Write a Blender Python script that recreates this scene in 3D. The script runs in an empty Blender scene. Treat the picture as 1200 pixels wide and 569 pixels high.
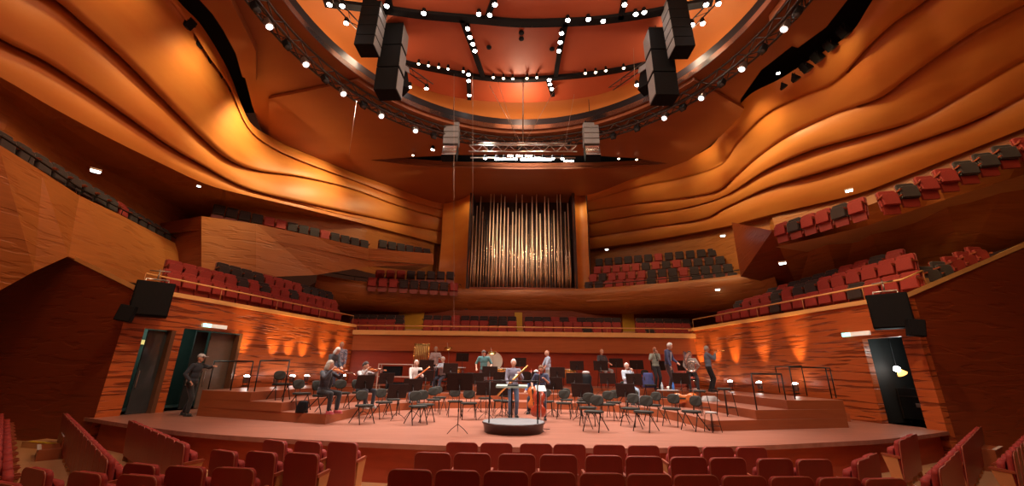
import bpy, bmesh, math, random
from mathutils import Vector, Matrix, Quaternion
random.seed(7)
SC = bpy.context.scene
COL = SC.collection
PI = math.pi
def V(*a): return Vector(a)

# ------------------------------------------------------------------ camera
F = 469.0; CX, CY = 600.0, 284.5; CAMH = 2.10
_p, _r, _y = [math.radians(a) for a in (17.8, 0.77, 1.4)]
FWD = V(-math.sin(_y)*math.cos(_p), math.cos(_y)*math.cos(_p), math.sin(_p))
_right = V(math.cos(_y), math.sin(_y), 0); _up = _right.cross(FWD)
RT = _right*math.cos(_r) + _up*math.sin(_r)
UP = _up*math.cos(_r) - _right*math.sin(_r)
CAM = V(0, 0, CAMH)
# survey helpers: where the sight line through a photo pixel meets a real plane of the hall
def ray(px, py): return RT*((px-CX)/F) - UP*((py-CY)/F) + FWD
def onz(px, py, z):
    d = ray(px, py); return CAM + d*((z-CAM.z)/d.z)
def ony(px, py, y):
    d = ray(px, py); return CAM + d*(y/d.y)
def onx(px, py, x):
    d = ray(px, py); return CAM + d*(x/d.x)
def onwall(px, py, A, B):
    d = ray(px, py); ax, ay = A; bx, by = B
    # CAM + t d = A + u (B-A) in plan
    ex, ey = bx-ax, by-ay
    det = d.x*(-ey) + ex*d.y
    t = (ax*(-ey) + ex*ay)/det
    p = CAM + d*t
    u = ((p.x-ax)*ex + (p.y-ay)*ey)/(ex*ex+ey*ey)
    return p, u
def ondist(px, py, D):
    d = ray(px, py); return CAM + d*(D/math.hypot(d.x, d.y))

# ------------------------------------------------------------------ materials
MATS = {}
def mat(name, col, rough=.5, metal=0, spec=.5, emit=None, estr=0, noise=None, bump=None, stretch=(1,1,1), sheen=0, coat=0):
    """noise=(scale, amount, second colour); bump=(scale,strength)"""
    if name in MATS: return MATS[name]
    m = bpy.data.materials.new(name); m.use_nodes = True
    nt = m.node_tree; b = nt.nodes['Principled BSDF']
    b.inputs['Base Color'].default_value = (*col, 1)
    b.inputs['Roughness'].default_value = rough
    b.inputs['Metallic'].default_value = metal
    b.inputs['Specular IOR Level'].default_value = spec
    if coat: b.inputs['Coat Weight'].default_value = coat; b.inputs['Coat Roughness'].default_value = .15
    if sheen: b.inputs['Sheen Weight'].default_value = sheen
    if emit:
        b.inputs['Emission Color'].default_value = (*emit, 1); b.inputs['Emission Strength'].default_value = estr
    tc = None
    def coord():
        nonlocal tc
        if tc is None:
            t = nt.nodes.new('ShaderNodeTexCoord'); mp = nt.nodes.new('ShaderNodeMapping')
            mp.inputs['Scale'].default_value = stretch
            nt.links.new(t.outputs['Object'], mp.inputs['Vector']); tc = mp.outputs['Vector']
        return tc
    if noise:
        n = nt.nodes.new('ShaderNodeTexNoise'); n.inputs['Scale'].default_value = noise[0]; n.inputs['Detail'].default_value = 6
        nt.links.new(coord(), n.inputs['Vector'])
        r = nt.nodes.new('ShaderNodeValToRGB')
        r.color_ramp.elements[0].position = .5-noise[1]; r.color_ramp.elements[1].position = .5+noise[1]
        r.color_ramp.elements[0].color = (*noise[2], 1); r.color_ramp.elements[1].color = (*col, 1)
        nt.links.new(n.outputs['Fac'], r.inputs['Fac']); nt.links.new(r.outputs['Color'], b.inputs['Base Color'])
    if bump:
        n = nt.nodes.new('ShaderNodeTexNoise'); n.inputs['Scale'].default_value = bump[0]; n.inputs['Detail'].default_value = 4
        nt.links.new(coord(), n.inputs['Vector'])
        bp = nt.nodes.new('ShaderNodeBump'); bp.inputs['Strength'].default_value = bump[1]; bp.inputs['Distance'].default_value = .05
        nt.links.new(n.outputs['Fac'], bp.inputs['Height']); nt.links.new(bp.outputs['Normal'], b.inputs['Normal'])
    MATS[name] = m; return m

def carved_wood(name, col, dark, amount=.5, zs=3.2, rough=.42, bumpd=.05):
    """timber panelling with irregular horizontal carved grooves (position based)"""
    m = bpy.data.materials.new(name); m.use_nodes = True
    nt = m.node_tree; N = nt.nodes; L = nt.links; b = N['Principled BSDF']
    b.inputs['Roughness'].default_value = rough; b.inputs['Specular IOR Level'].default_value = .35
    t = N.new('ShaderNodeTexCoord')
    def noise(scale, detail, st):
        mp = N.new('ShaderNodeMapping'); mp.inputs['Scale'].default_value = st
        n = N.new('ShaderNodeTexNoise'); n.inputs['Scale'].default_value = scale; n.inputs['Detail'].default_value = detail
        n.inputs['Distortion'].default_value = .3
        L.new(t.outputs['Object'], mp.inputs['Vector']); L.new(mp.outputs['Vector'], n.inputs['Vector']); return n
    g = noise(1.0, 2.5, (.75, .75, zs))
    r = N.new('ShaderNodeValToRGB'); e = r.color_ramp.elements
    e[0].position = .39; e[0].color = (0, 0, 0, 1); e[1].position = .46; e[1].color = (1, 1, 1, 1)
    L.new(g.outputs['Fac'], r.inputs['Fac'])
    fine = noise(2.2, 6, (.5, .5, 9))
    mx = N.new('ShaderNodeMix'); mx.data_type = 'RGBA'
    mx.inputs['A'].default_value = (*[c*.68 for c in col], 1); mx.inputs['B'].default_value = (*[min(1, c*1.18) for c in col], 1)
    L.new(fine.outputs['Fac'], mx.inputs['Factor'])
    m2 = N.new('ShaderNodeMix'); m2.data_type = 'RGBA'
    mm = N.new('ShaderNodeMath'); mm.operation = 'SUBTRACT'; mm.inputs[0].default_value = 1
    L.new(r.outputs['Color'], mm.inputs[1])
    ms = N.new('ShaderNodeMath'); ms.operation = 'MULTIPLY'; ms.inputs[1].default_value = amount
    L.new(mm.outputs[0], ms.inputs[0]); L.new(ms.outputs[0], m2.inputs['Factor'])
    L.new(mx.outputs['Result'], m2.inputs['A']); m2.inputs['B'].default_value = (*dark, 1)  # recesses darkened in the colour as well, standing in for groove shade
    L.new(m2.outputs['Result'], b.inputs['Base Color'])
    bp = N.new('ShaderNodeBump'); bp.inputs['Strength'].default_value = .9; bp.inputs['Distance'].default_value = bumpd
    L.new(r.outputs['Color'], bp.inputs['Height']); L.new(bp.outputs['Normal'], b.inputs['Normal'])
    MATS[name] = m; return m

W_STAGE = carved_wood('carved_cherry_wood', (.54, .12, .03), (.13, .02, .005), .7, 12.0)
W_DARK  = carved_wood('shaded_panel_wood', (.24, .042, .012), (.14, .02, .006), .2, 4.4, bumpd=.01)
W_MID   = carved_wood('gallery_panel_wood', (.42, .13, .03), (.24, .055, .013), .25, 4.6, bumpd=.015)
W_WAVE  = mat('wave_veneer', (.66, .235, .045), .5, noise=(1.0, .35, (.50, .115, .017)), stretch=(.25, .25, 1.3))
W_CEIL  = mat('ceiling_veneer', (.34, .105, .035), .5, noise=(.8, .4, (.25, .065, .02)), stretch=(.3, 1, .3))
W_RIM   = mat('pale_rim_wood', (.88, .50, .20), .4, noise=(1.5, .3, (.78, .40, .14)), stretch=(1, 1, 6))
W_BACK  = mat('back_wall_wood', (.50, .135, .035), .45, noise=(1.2, .35, (.36, .08, .02)), stretch=(.6, .6, 9))
W_BASE  = mat('base_wall_red_wood', (.42, .055, .018), .45, noise=(1.2, .35, (.30, .035, .012)), stretch=(.6, .6, 9))
W_STFL  = mat('stage_floor_wood', (.40, .170, .118), .33, noise=(2.4, .2, (.28, .108, .07)), stretch=(.35, 7, 1))
W_RISE  = mat('riser_side_wood', (.36, .095, .03), .45, noise=(2, .4, (.26, .06, .018)), stretch=(.6, .6, 5))
W_FRONT = mat('stage_front_wood', (.44, .068, .022), .5, noise=(2, .4, (.27, .035, .012)), stretch=(.6, .6, 5))
W_FLOOR = mat('auditorium_floor_wood', (.58, .31, .14), .4, noise=(3, .4, (.46, .22, .09)), stretch=(.5, 5, 1))
YELLOW  = mat('yellow_lit_wall', (.62, .36, .02), .6, noise=(2, .4, (.5, .27, .02)))  # yellow light on the choir wall put into this colour
RED_CAN = mat('canopy_red_panel', (.50, .115, .045), .5, noise=(.6, .4, (.42, .085, .038)))
ORA_CAN = mat('canopy_orange_shell', (.62, .23, .05), .55, noise=(.5, .4, (.52, .17, .035)))
GREYBAND= mat('opening_dark_lining', (.016, .011, .012), .6, spec=.2, bump=(4, .1))
BLACK   = mat('black_matte', (.006, .005, .006), .7, spec=.15, noise=(20, .3, (.009, .008, .009)))
CASE    = mat('speaker_black', (.006, .006, .007), .75, spec=.12, bump=(60, .1))
GRILLE  = mat('speaker_grey_grille', (.34, .34, .35), .6, .2, noise=(90, .2, (.2, .2, .21)))
METAL   = mat('black_metal', (.014, .011, .011), .4, .6, noise=(30, .3, (.03, .024, .022)))
ALU     = mat('bare_aluminium', (.55, .5, .47), .32, .9, noise=(12, .3, (.4, .36, .33)))
TRUSSM  = mat('truss_steel', (.07, .05, .045), .4, .7, noise=(12, .3, (.05, .04, .035)))
LAMP    = mat('lamp_glow', (1, 1, 1), .3, emit=(1, .93, .86), estr=28, noise=(5, .3, (.95, .95, .95)))
LAMPW   = mat('lamp_glow_warm', (1, .9, .8), .3, emit=(1, .72, .45), estr=10, noise=(5, .3, (.95, .85, .75)))
LAMPC   = mat('lamp_glow_cool', (.9, 1, 1), .3, emit=(.75, .95, 1), estr=9, noise=(5, .3, (.85, .95, .95)))
GREENL  = mat('sign_green_glow', (.1, .6, .4), .4, emit=(.25, .9, .75), estr=2.5, noise=(5, .3, (.1, .5, .35)))
SIGNW   = mat('sign_white_glow', (.9, .9, .85), .4, emit=(1, .85, .7), estr=.30, noise=(5, .3, (.8, .8, .75)))
SEATR   = mat('seat_red_fabric', (.36, .030, .020), .75, sheen=0, noise=(25, .3, (.24, .02, .017)), bump=(120, .1))
SEATB   = mat('seat_black_fabric', (.022, .008, .010), .8, sheen=.2, noise=(25, .3, (.03, .012, .013)))
SHELL   = mat('seat_shell_wood', (.28, .030, .020), .42, noise=(6, .35, (.22, .023, .015)), stretch=(1, 1, .2))
EDGE    = mat('seat_edge_wood', (.42, .13, .08), .4, noise=(6, .3, (.36, .10, .06)))
ARMR    = mat('armrest_red_wood', (.34, .075, .035), .4, noise=(6, .3, (.27, .055, .025)), stretch=(1, .2, 1))
ARMW    = mat('armrest_wood', (.50, .21, .08), .4, noise=(6, .3, (.5, .21, .08)), stretch=(1, .2, 1))
PADG    = mat('chair_grey_pad', (.045, .042, .034), .8, spec=.3, noise=(40, .3, (.034, .032, .027)))
PADL    = mat('stool_pale_pad', (.42, .38, .36), .6, noise=(40, .3, (.34, .31, .30)))
DESK    = mat('music_desk_black', (.030, .015, .012), .6, spec=.2, noise=(15, .3, (.024, .012, .010)))
BRONZE  = mat('organ_pipe_metal', (.50, .33, .20), .26, .85, noise=(3, .35, (.36, .22, .13)), stretch=(3, 3, .4))
PIPETIP = mat('organ_pipe_pale', (.76, .45, .27), .38, .55, noise=(3, .35, (.62, .36, .2)))
VARN    = mat('orange_varnish', (.62, .17, .035), .22, coat=.6, noise=(5, .4, (.45, .09, .018)), stretch=(1, .2, 1))
VARND   = mat('red_varnish', (.38, .045, .018), .22, coat=.6, noise=(5, .4, (.26, .03, .012)), stretch=(1, .2, 1))
EBONY   = mat('ebony', (.015, .012, .010), .3, noise=(9, .3, (.022, .018, .015)))
BRASS   = mat('brass', (.80, .52, .18), .22, .95, noise=(8, .3, (.7, .43, .14)))
SILVER  = mat('silver_plate', (.86, .84, .82), .2, .9, noise=(8, .3, (.74, .72, .7)))
GOLDT   = mat('bell_tube_gold', (.66, .50, .20), .3, .7, noise=(8, .3, (.55, .4, .15)))
SKIN    = mat('skin', (.62, .33, .23), .5, noise=(12, .3, (.55, .28, .19)))
EYE     = mat('eye_dark', (.03, .02, .02), .2, noise=(5, .3, (.04, .03, .03)))
GREYFL  = mat('corridor_floor_grey', (.10, .12, .12), .3, noise=(3, .3, (.08, .10, .10)))
CORR    = mat('corridor_wall_black', (.006, .006, .006), .8, noise=(3, .3, (.009, .008, .008)))
GREENW  = mat('corridor_wall_green', (.05, .085, .075), .6, noise=(3, .3, (.04, .07, .062)))
DOORG   = mat('door_leaf_grey', (.17, .115, .09), .5, noise=(3, .3, (.13, .09, .07)), stretch=(1, 1, 4))
GLASS   = mat('door_glass_dark', (.05, .055, .06), .08, noise=(3, .3, (.035, .04, .045)))
PAPER   = mat('white_paper', (.82, .80, .76), .6, noise=(8, .3, (.75, .73, .69)))
BLUEC   = mat('blue_jacket', (.07, .09, .26), .8, noise=(12, .3, (.05, .06, .19)))
YELSTR  = mat('yellow_step_strip', (.80, .62, .03), .5, noise=(8, .3, (.7, .5, .03)))
SILL    = mat('pale_step_edge', (.62, .50, .42), .5, noise=(8, .3, (.55, .43, .36)))
CABLE   = mat('steel_cable', (.45, .34, .28), .4, .7, noise=(8, .3, (.38, .28, .22)))
SKYC = {}
def cloth(col):
    k = 'cloth_%02x%02x%02x' % tuple(int(c*255) for c in col)
    return mat(k, col, .8, sheen=.2, noise=(9, .3, tuple(c*.78 for c in col)), bump=(14, .25))

# ------------------------------------------------------------------ mesh builder
class MB:
    def __init__(s): s.bm = bmesh.new(); s.mi = 0
    def face(s, pts, mi=0):
        vs = [s.bm.verts.new(p) for p in pts]
        f = s.bm.faces.new(vs); f.material_index = mi; return f
    def box(s, c, d, rot=None, mi=0, bev=0):
        c = Vector(c); R = rot if rot is not None else Matrix.Identity(3)
        r = bmesh.ops.create_cube(s.bm, size=1.0); vs = r['verts']
        for v in vs: v.co = R @ Vector((v.co.x*d[0], v.co.y*d[1], v.co.z*d[2])) + c
        fs = {f for v in vs for f in v.link_faces}
        for f in fs: f.material_index = mi
        if bev:
            es = {e for v in vs for e in v.link_edges}
            q = bmesh.ops.bevel(s.bm, geom=list(es), offset=bev, segments=2, affect='EDGES', profile=.6)
            for f in q['faces']: f.material_index = mi; f.smooth = True
        return s
    def bar(s, a, b, w, h=None, mi=0):
        a = Vector(a); b = Vector(b); d = b-a; L = d.length
        if L < 1e-6: return s
        q = d.to_track_quat('Z', 'Y').to_matrix()
        return s.box((a+b)/2, (w, h or w, L), q, mi)
    def tube(s, pts, r, seg=8, mi=0, caps=True, closed=False):
        pts = [Vector(p) for p in pts]; n = len(pts)
        rr = r if isinstance(r, (list, tuple)) else [r]*n
        rings = []; prev = None
        for i, p in enumerate(pts):
            if closed: t = pts[(i+1) % n] - pts[i-1]
            else: t = pts[min(i+1, n-1)] - pts[max(i-1, 0)]
            t.normalize()
            if prev is None:
                a = Vector((0, 0, 1)) if abs(t.z) < .9 else Vector((1, 0, 0))
                u = a.cross(t).normalized()
            else:
                u = (prev - t*prev.dot(t)).normalized()
            prev = u; w = t.cross(u)
            rings.append([s.bm.verts.new(p + (u*math.cos(2*PI*k/seg) + w*math.sin(2*PI*k/seg))*rr[i]) for k in range(seg)])
        m = n if closed else n-1
        for i in range(m):
            A = rings[i]; B = rings[(i+1) % n]
            for k in range(seg):
                f = s.bm.faces.new((A[k], A[(k+1) % seg], B[(k+1) % seg], B[k])); f.smooth = True; f.material_index = mi
        if caps and not closed:
            f = s.bm.faces.new(rings[0][::-1]); f.material_index = mi
            f = s.bm.faces.new(rings[-1]); f.material_index = mi
        return s
    def lathe(s, prof, c=(0, 0, 0), seg=24, mi=0, M=None, smooth=True, caps=True):
        c = Vector(c); rings = []
        for r, z in prof:
            ring = []
            for k in range(seg):
                p = Vector((r*math.cos(2*PI*k/seg), r*math.sin(2*PI*k/seg), z))
                if M is not None: p = M @ p
                ring.append(s.bm.verts.new(p + c))
            rings.append(ring)
        for i in range(len(rings)-1):
            for k in range(seg):
                f = s.bm.faces.new((rings[i][k], rings[i][(k+1) % seg], rings[i+1][(k+1) % seg], rings[i+1][k]))
                f.smooth = smooth; f.material_index = mi
        if caps:
            for rg, (r, z) in ((rings[0], prof[0]), (rings[-1], prof[-1])):
                if r > 1e-4: f = s.bm.faces.new(rg); f.material_index = mi
        return s
    def ball(s, c, r, seg=12, mi=0, M=None):
        r3 = r if isinstance(r, (list, tuple)) else (r, r, r)
        c = Vector(c); q = bmesh.ops.create_uvsphere(s.bm, u_segments=seg, v_segments=max(6, seg*2//3), radius=1)
        for v in q['verts']:
            p = Vector((v.co.x*r3[0], v.co.y*r3[1], v.co.z*r3[2]))
            if M is not None: p = M @ p
            v.co = p + c
        for f in {f for v in q['verts'] for f in v.link_faces}: f.smooth = True; f.material_index = mi
        return s
    def prism(s, poly, z0, z1, mi=0, mtop=None, M=None):
        """poly list of (x,y); z0,z1 numbers"""
        a = [Vector((p[0], p[1], z0)) for p in poly]; b = [Vector((p[0], p[1], z1)) for p in poly]
        if M is not None: a = [M @ p for p in a]; b = [M @ p for p in b]
        A = [s.bm.verts.new(p) for p in a]; B = [s.bm.verts.new(p) for p in b]
        n = len(poly)
        for i in range(n):
            f = s.bm.faces.new((A[i], A[(i+1) % n], B[(i+1) % n], B[i])); f.material_index = mi
        f = s.bm.faces.new(A[::-1]); f.material_index = mi
        f = s.bm.faces.new(B); f.material_index = mi if mtop is None else mtop
        return s
    def grid(s, rows, mi=0, smooth=True):
        G = [[s.bm.verts.new(p) for p in r] for r in rows]
        for i in range(len(G)-1):
            for j in range(len(G[0])-1):
                f = s.bm.faces.new((G[i][j], G[i][j+1], G[i+1][j+1], G[i+1][j])); f.smooth = smooth; f.material_index = mi
        return s
    def build(s, name, mats, parent=None, loc=None, rz=0, tri=False, recalc=True):
        if recalc: bmesh.ops.recalc_face_normals(s.bm, faces=s.bm.faces[:])
        if tri: bmesh.ops.triangulate(s.bm, faces=[f for f in s.bm.faces if len(f.verts) > 4])
        me = bpy.data.meshes.new(name); s.bm.to_mesh(me); s.bm.free()
        if not isinstance(mats, (list, tuple)): mats = [mats]
        for m in mats: me.materials.append(m)
        o = bpy.data.objects.new(name, me); COL.objects.link(o)
        if parent is not None: o.parent = parent
        if loc is not None: o.location = loc
        if rz: o.rotation_euler = (0, 0, rz)
        return o

def tag(o, label=None, cat=None, group=None, kind=None):
    if label: o['label'] = label
    if cat: o['category'] = cat
    if group: o['group'] = group
    if kind: o['kind'] = kind
    return o
def empty(name, loc=(0, 0, 0), rz=0, label=None, cat=None, group=None):
    o = bpy.data.objects.new(name, None); COL.objects.link(o); o.empty_display_size = .1
    o.location = loc; o.rotation_euler = (0, 0, rz)
    return tag(o, label, cat, group)
def struct(mb, name, m, tri=False, recalc=True):
    o = mb.build(name, m, tri=tri, recalc=recalc); o['kind'] = 'structure'; return o
def kids(o): return [c for c in bpy.data.objects if c.parent is o]
KID = {}
def copy_tree(o, parent=None):
    if o not in KID: KID[o] = kids(o)
    c = o.copy(); COL.objects.link(c)
    if parent is not None: c.parent = parent
    for ch in KID[o]: copy_tree(ch, c)
    return c
USED = set()
def place(proto, loc, rz, label, group=None, scale=None):
    if proto not in USED:
        USED.add(proto)
        if proto not in KID: KID[proto] = kids(proto)
        for ch in KID[proto]:
            if ch not in KID: KID[ch] = kids(ch)
        o = proto; NEWTREE[proto] = proto
    else: o = copy_tree(proto)
    o.location = loc; o.rotation_euler = (0, 0, rz)
    if scale: o.scale = scale
    o['label'] = label
    if group: o['group'] = group
    return o
NEWTREE = {}
ORD = ['first', 'second', 'third', 'fourth', 'fifth', 'sixth', 'seventh', 'eighth', 'ninth', 'tenth', 'eleventh', 'twelfth', 'thirteenth',
       'fourteenth', 'fifteenth', 'sixteenth', 'seventeenth', 'eighteenth', 'nineteenth', 'twentieth', 'twenty-first', 'twenty-second']
def aim(frm, to): return math.atan2(to[1]-frm[1], to[0]-frm[0]) - PI/2   # local +y points from frm to to
def interp(x, xs, ys):
    if x <= xs[0]: return ys[0]
    for i in range(len(xs)-1):
        if x <= xs[i+1]:
            t = (x-xs[i])/(xs[i+1]-xs[i]); return ys[i]+(ys[i+1]-ys[i])*t
    return ys[-1]
# ================================================================== THE HALL
ZS = .72                      # stage floor
ZC = 14.8                     # ceiling
SL0, SL1 = (-11.9, 11.9), (-9.2, 22.3)      # left lower wall in plan
SR0, SR1 = (11.5, 12.05), (9.3, 22.6)       # right lower wall
RIMZ = 4.45

# --- floor
mb = MB(); mb.box((0, 3, -.1), (44, 30, .2)); struct(mb, 'floor', W_FLOOR)
# yellow lit lower steps at either side are things further down

# --- stage platform -------------------------------------------------
lip = [onz(q[0], q[1], ZS) for q in ((108, 490), (130, 493.5), (166, 499), (226, 506.5), (330, 513.5), (500, 521), (640, 524), (770, 524.5), (890, 521.5), (970, 517.8), (1044, 513.6), (1112, 505))]
def smooth_curve(P, n):
    out = []
    m = len(P)
    for i in range(m-1):
        p0 = P[max(i-1, 0)]; p1 = P[i]; p2 = P[i+1]; p3 = P[min(i+2, m-1)]
        for k in range(n):
            t = k/n
            out.append(.5*((2*p1) + (p2-p0)*t + (2*p0-5*p1+4*p2-p3)*t*t + (3*p1-p0-3*p2+p3)*t**3))
    out.append(P[-1].copy()); return out
lipc = smooth_curve(lip, 4)
poly = [(p.x, p.y) for p in lipc] + [(12.4, 12.9), (12.3, 14), (9.6, 23.0), (-9.6, 23.0), (-12.9, 14.2), (-12.9, 12.3)]
mb = MB(); mb.prism(poly, ZS-.09, ZS)
struct(mb, 'floor_stage', W_STFL, tri=True)
inner = [(p.x*.985, p.y+.12) for p in lipc] + [(12.4, 13.2), (9.5, 22.9), (-9.5, 22.9), (-12.8, 13.4)]
mb = MB(); mb.prism(inner, 0, ZS-.095)
struct(mb, 'wall_stage_front', W_FRONT, tri=True)

# --- risers ----------------------------------------------------------
TIER = [(5.12, 11.33, 16.9, .965), (6.6, 11.78, 18.2, 1.20), (7.75, 12.15, 19.5, 1.44)]
def arc(k, n=28):
    a, y0, yb, z = TIER[k]; out = []
    for i in range(n+1):
        t = PI*i/n; c, s = math.cos(t), math.sin(t)
        x = -a*math.copysign(abs(c)**(2/3), c); y = y0 + (yb-y0)*abs(s)**(2/3)
        if x > 0: x *= .955; y += -.05*(1-abs(s))
        out.append((x, y))
    return out
def level(x, y):
    z = ZS
    for k, (a, y0, yb, zz) in enumerate(TIER):
        aa = a if x < 0 else a*.955
        if y > 11.2+abs(x)*.0 and (abs(x)/aa)**3 + (max(0, y-y0)/(yb-y0))**3 > 1 and y > y0-.35*0: z = zz
    return z
zprev = ZS
RL = ['lowest', 'middle', 'topmost']
for k in range(3):
    A = arc(k); z = TIER[k][3]
    outer = [(9.25, 12.5), (9.3, 14.5), (8.55, 22.1), (-8.45, 22.0), (-9.75, 14.6), (-9.7, 12.8)]
    mb = MB(); mb.prism(A + outer, zprev+.001, z, 0, 1)
    o = mb.build('stage_riser', [W_RISE, W_STFL], tri=True)
    tag(o, '%s stepped wooden riser curving round the orchestra on the stage' % RL[k], 'riser', 'stepped stage risers')
    zprev = z

# --- lower side walls with doors ------------------------------------------
def wallgrid(A, B, z0, z1, holes, name, m, lean=0.0, thick=.22, extra_u=(0, 1)):
    """wall between plan points; holes (u0,u1,z0,z1) stay open"""
    us = sorted({0., 1., *[h[0] for h in holes], *[h[1] for h in holes], *[i/12 for i in range(13)]})
    zs = sorted({z0, z1, *[h[2] for h in holes], *[h[3] for h in holes]})
    ex = Vector((B[0]-A[0], B[1]-A[1], 0)); n = Vector((-ex.y, ex.x, 0)).normalized()
    if n.dot(Vector((A[0], A[1], 0))) < 0: n = -n      # outward
    mb = MB()
    def P(u, z, off=0): return Vector((A[0], A[1], 0)) + ex*u + Vector((0, 0, z)) + n*(off + lean*(z-z0)/(z1-z0))
    def hole(u, z): return any(h[0]-1e-6 < u < h[1]+1e-6 and h[2]-1e-6 < z < h[3]+1e-6 for h in holes)
    for off in (0, thick):
        for i in range(len(us)-1):
            for j in range(len(zs)-1):
                if hole((us[i]+us[i+1])/2, (zs[j]+zs[j+1])/2): continue
                mb.face([P(us[i], zs[j], off), P(us[i+1], zs[j], off), P(us[i+1], zs[j+1], off), P(us[i], zs[j+1], off)])
    for h in holes:
        for (u, za, ub, zb) in ((h[0], h[2], h[0], h[3]), (h[1], h[2], h[1], h[3]), (h[0], h[3], h[1], h[3])):
            mb.face([P(u, za), P(ub, zb), P(ub, zb, thick), P(u, za, thick)])
    mb.face([P(0, z0), P(0, z1), P(0, z1, thick), P(0, z0, thick)])
    mb.face([P(0, z1), P(1, z1), P(1, z1, thick), P(0, z1, thick)])
    bmesh.ops.remove_doubles(mb.bm, verts=mb.bm.verts[:], dist=.0005)
    return struct(mb, name, m)
def U(px, py, A, B): p, u = onwall(px, py, A, B); return u, p.z
uA, zA = U(167, 384, SL0, SL1); uB, zB = U(198, 387, SL0, SL1)
u0, _ = U(141, 485, SL0, SL1); u1, _ = U(175, 484, SL0, SL1)
u2, _ = U(191, 482.5, SL0, SL1); u3, z3 = U(284, 391, SL0, SL1)
holesL = [(u0, u1, ZS, zA), (u2, u3, ZS, z3)]
ur0, _ = U(1055, 500, SR0, SR1); 
r1, rz1 = U(1010, 397, SR0, SR1); r2, _ = U(1057, 397, SR0, SR1)
holesR = [(r2, r1, ZS, rz1)]
print('HOLES', holesL, holesR)
wallgrid(SL0, SL1, 0, RIMZ-.12, holesL, 'wall_left', W_STAGE)
wallgrid(SR0, SR1, 0, RIMZ-.12, holesR, 'wall_right', W_STAGE)
# dark end walls facing the audience
def sloped(A, B, zt0, zt1, name, m, th=.25):
    mb = MB()
    n = Vector((-(B[1]-A[1]), B[0]-A[0], 0)).normalized()
    if n.y < 0: n = -n
    a, b = Vector((*A, 0)), Vector((*B, 0))
    q = [a, b, b+V(0, 0, zt1), a+V(0, 0, zt0)]
    mb.face(q); mb.face([p+n*th for p in q]); mb.face([q[3], q[2], q[2]+n*th, q[3]+n*th])
    return struct(mb, name, m)
DL1 = (-20, 14.0); DR1 = (21, 14.1)
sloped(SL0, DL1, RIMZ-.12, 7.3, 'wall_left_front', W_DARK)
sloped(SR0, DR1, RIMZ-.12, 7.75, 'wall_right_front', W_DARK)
# rims
def rim(path, w, h, name, m, out):
    """pale wooden coping along a 3D path; out = list of outward unit dirs"""
    rows = []
    for p, n in zip(path, out):
        p = Vector(p); n = Vector(n)
        rows.append([p - n*.10, p - n*.10 + V(0, 0, h), p + n*w + V(0, 0, h), p + n*w, p - n*.10])
    mb = MB(); mb.grid(rows, smooth=False); mb.face(rows[0][:4]); mb.face(rows[-1][:4])
    return struct(mb, name, m)
rim([(-18.2, 13.55, 6.62), (*SL0, RIMZ-.12), (*SL1, RIMZ-.12)], .4, .14, 'trim_1', W_RIM, [(0, 1, 0), (-.75, .65, 0), (-1, -.2, 0)])
rim([(20, 14.0, 7.40), (*SR0, RIMZ-.12), (*SR1, RIMZ-.12)], .4, .14, 'trim_2', W_RIM, [(0, 1, 0), (.75, .65, 0), (1, -.2, 0)])

# --- back wall behind the orchestra and choir balcony front
YB = 22.4
mb = MB(); mb.box((.1, YB+.2, 1.55), (18.9, .3, 3.1)); struct(mb, 'wall_back_base', W_BASE)
mb = MB(); mb.box((.1, YB+.05, 3.51), (18.7, .3, .82)); struct(mb, 'wall_back_fascia', W_BACK)
mb = MB(); mb.box((.1, YB+.02, 4.05), (18.6, .5, .24)); struct(mb, 'trim_3', W_RIM)
# choir balcony stepped floor and wall behind
for i, (y0, z) in enumerate(((22.6, ony(610, 381.5, 23.5).z-.885), (23.95, ony(610, 376, 24.4).z-.885), (24.85, ony(610, 370.5, 25.3).z-.885))):
    mb = MB(); mb.box((.1, (y0+27)/2, z-.2), (27, 27-y0, .4)); struct(mb, 'floor_choir_%d' % (i+1), W_FLOOR)
mb = MB()
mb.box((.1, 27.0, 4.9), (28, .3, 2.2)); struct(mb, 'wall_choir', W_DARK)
for (xa, xb) in ((488-22, 496), (603, 612), (730, 744)):
    a = ony(xa, 372, 26.6); b = ony(xb, 372, 26.6)
    mb = MB(); mb.box(((a.x+b.x)/2, 26.8, 5.1), (b.x-a.x, .06, 1.5)); struct(mb, 'trim_lit_wall', YELLOW)  # lit patch of the wall, put in as a yellow panel

# --- second level band (gallery front) running round the rear of the hall
QT = [onz(q[0], q[1], 7.35) for q in ((372, 321), (430, 330), (540, 337.5), (612, 339), (690, 337.5), (780, 331), (862, 322), (905, 312))]
QT = smooth_curve(QT, 4)
mb = MB()
rows = []
def outdir(p): d = Vector((p.x, p.y-8, 0)); return d.normalized()
for p in QT:
    d = outdir(p)
    rows.append([p + d*.35, p + V(0, 0, 0), p - V(0, 0, .5) + d*.05, p - V(0, 0, 1.1) + d*.35, p - V(0, 0, 1.55) + d*.9, p - V(0, 0, 1.50) + d*3.2])
mb.grid(rows); struct(mb, 'wall_gallery_band', W_MID)
# gallery floor
rows = [[p + d*.1 - V(0, 0, .45), p + d*5 - V(0, 0, .45)] for p, d in ((p, outdir(p)) for p in QT)]
mb = MB(); mb.grid(rows, smooth=False); struct(mb, 'floor_gallery', W_FLOOR)
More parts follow.
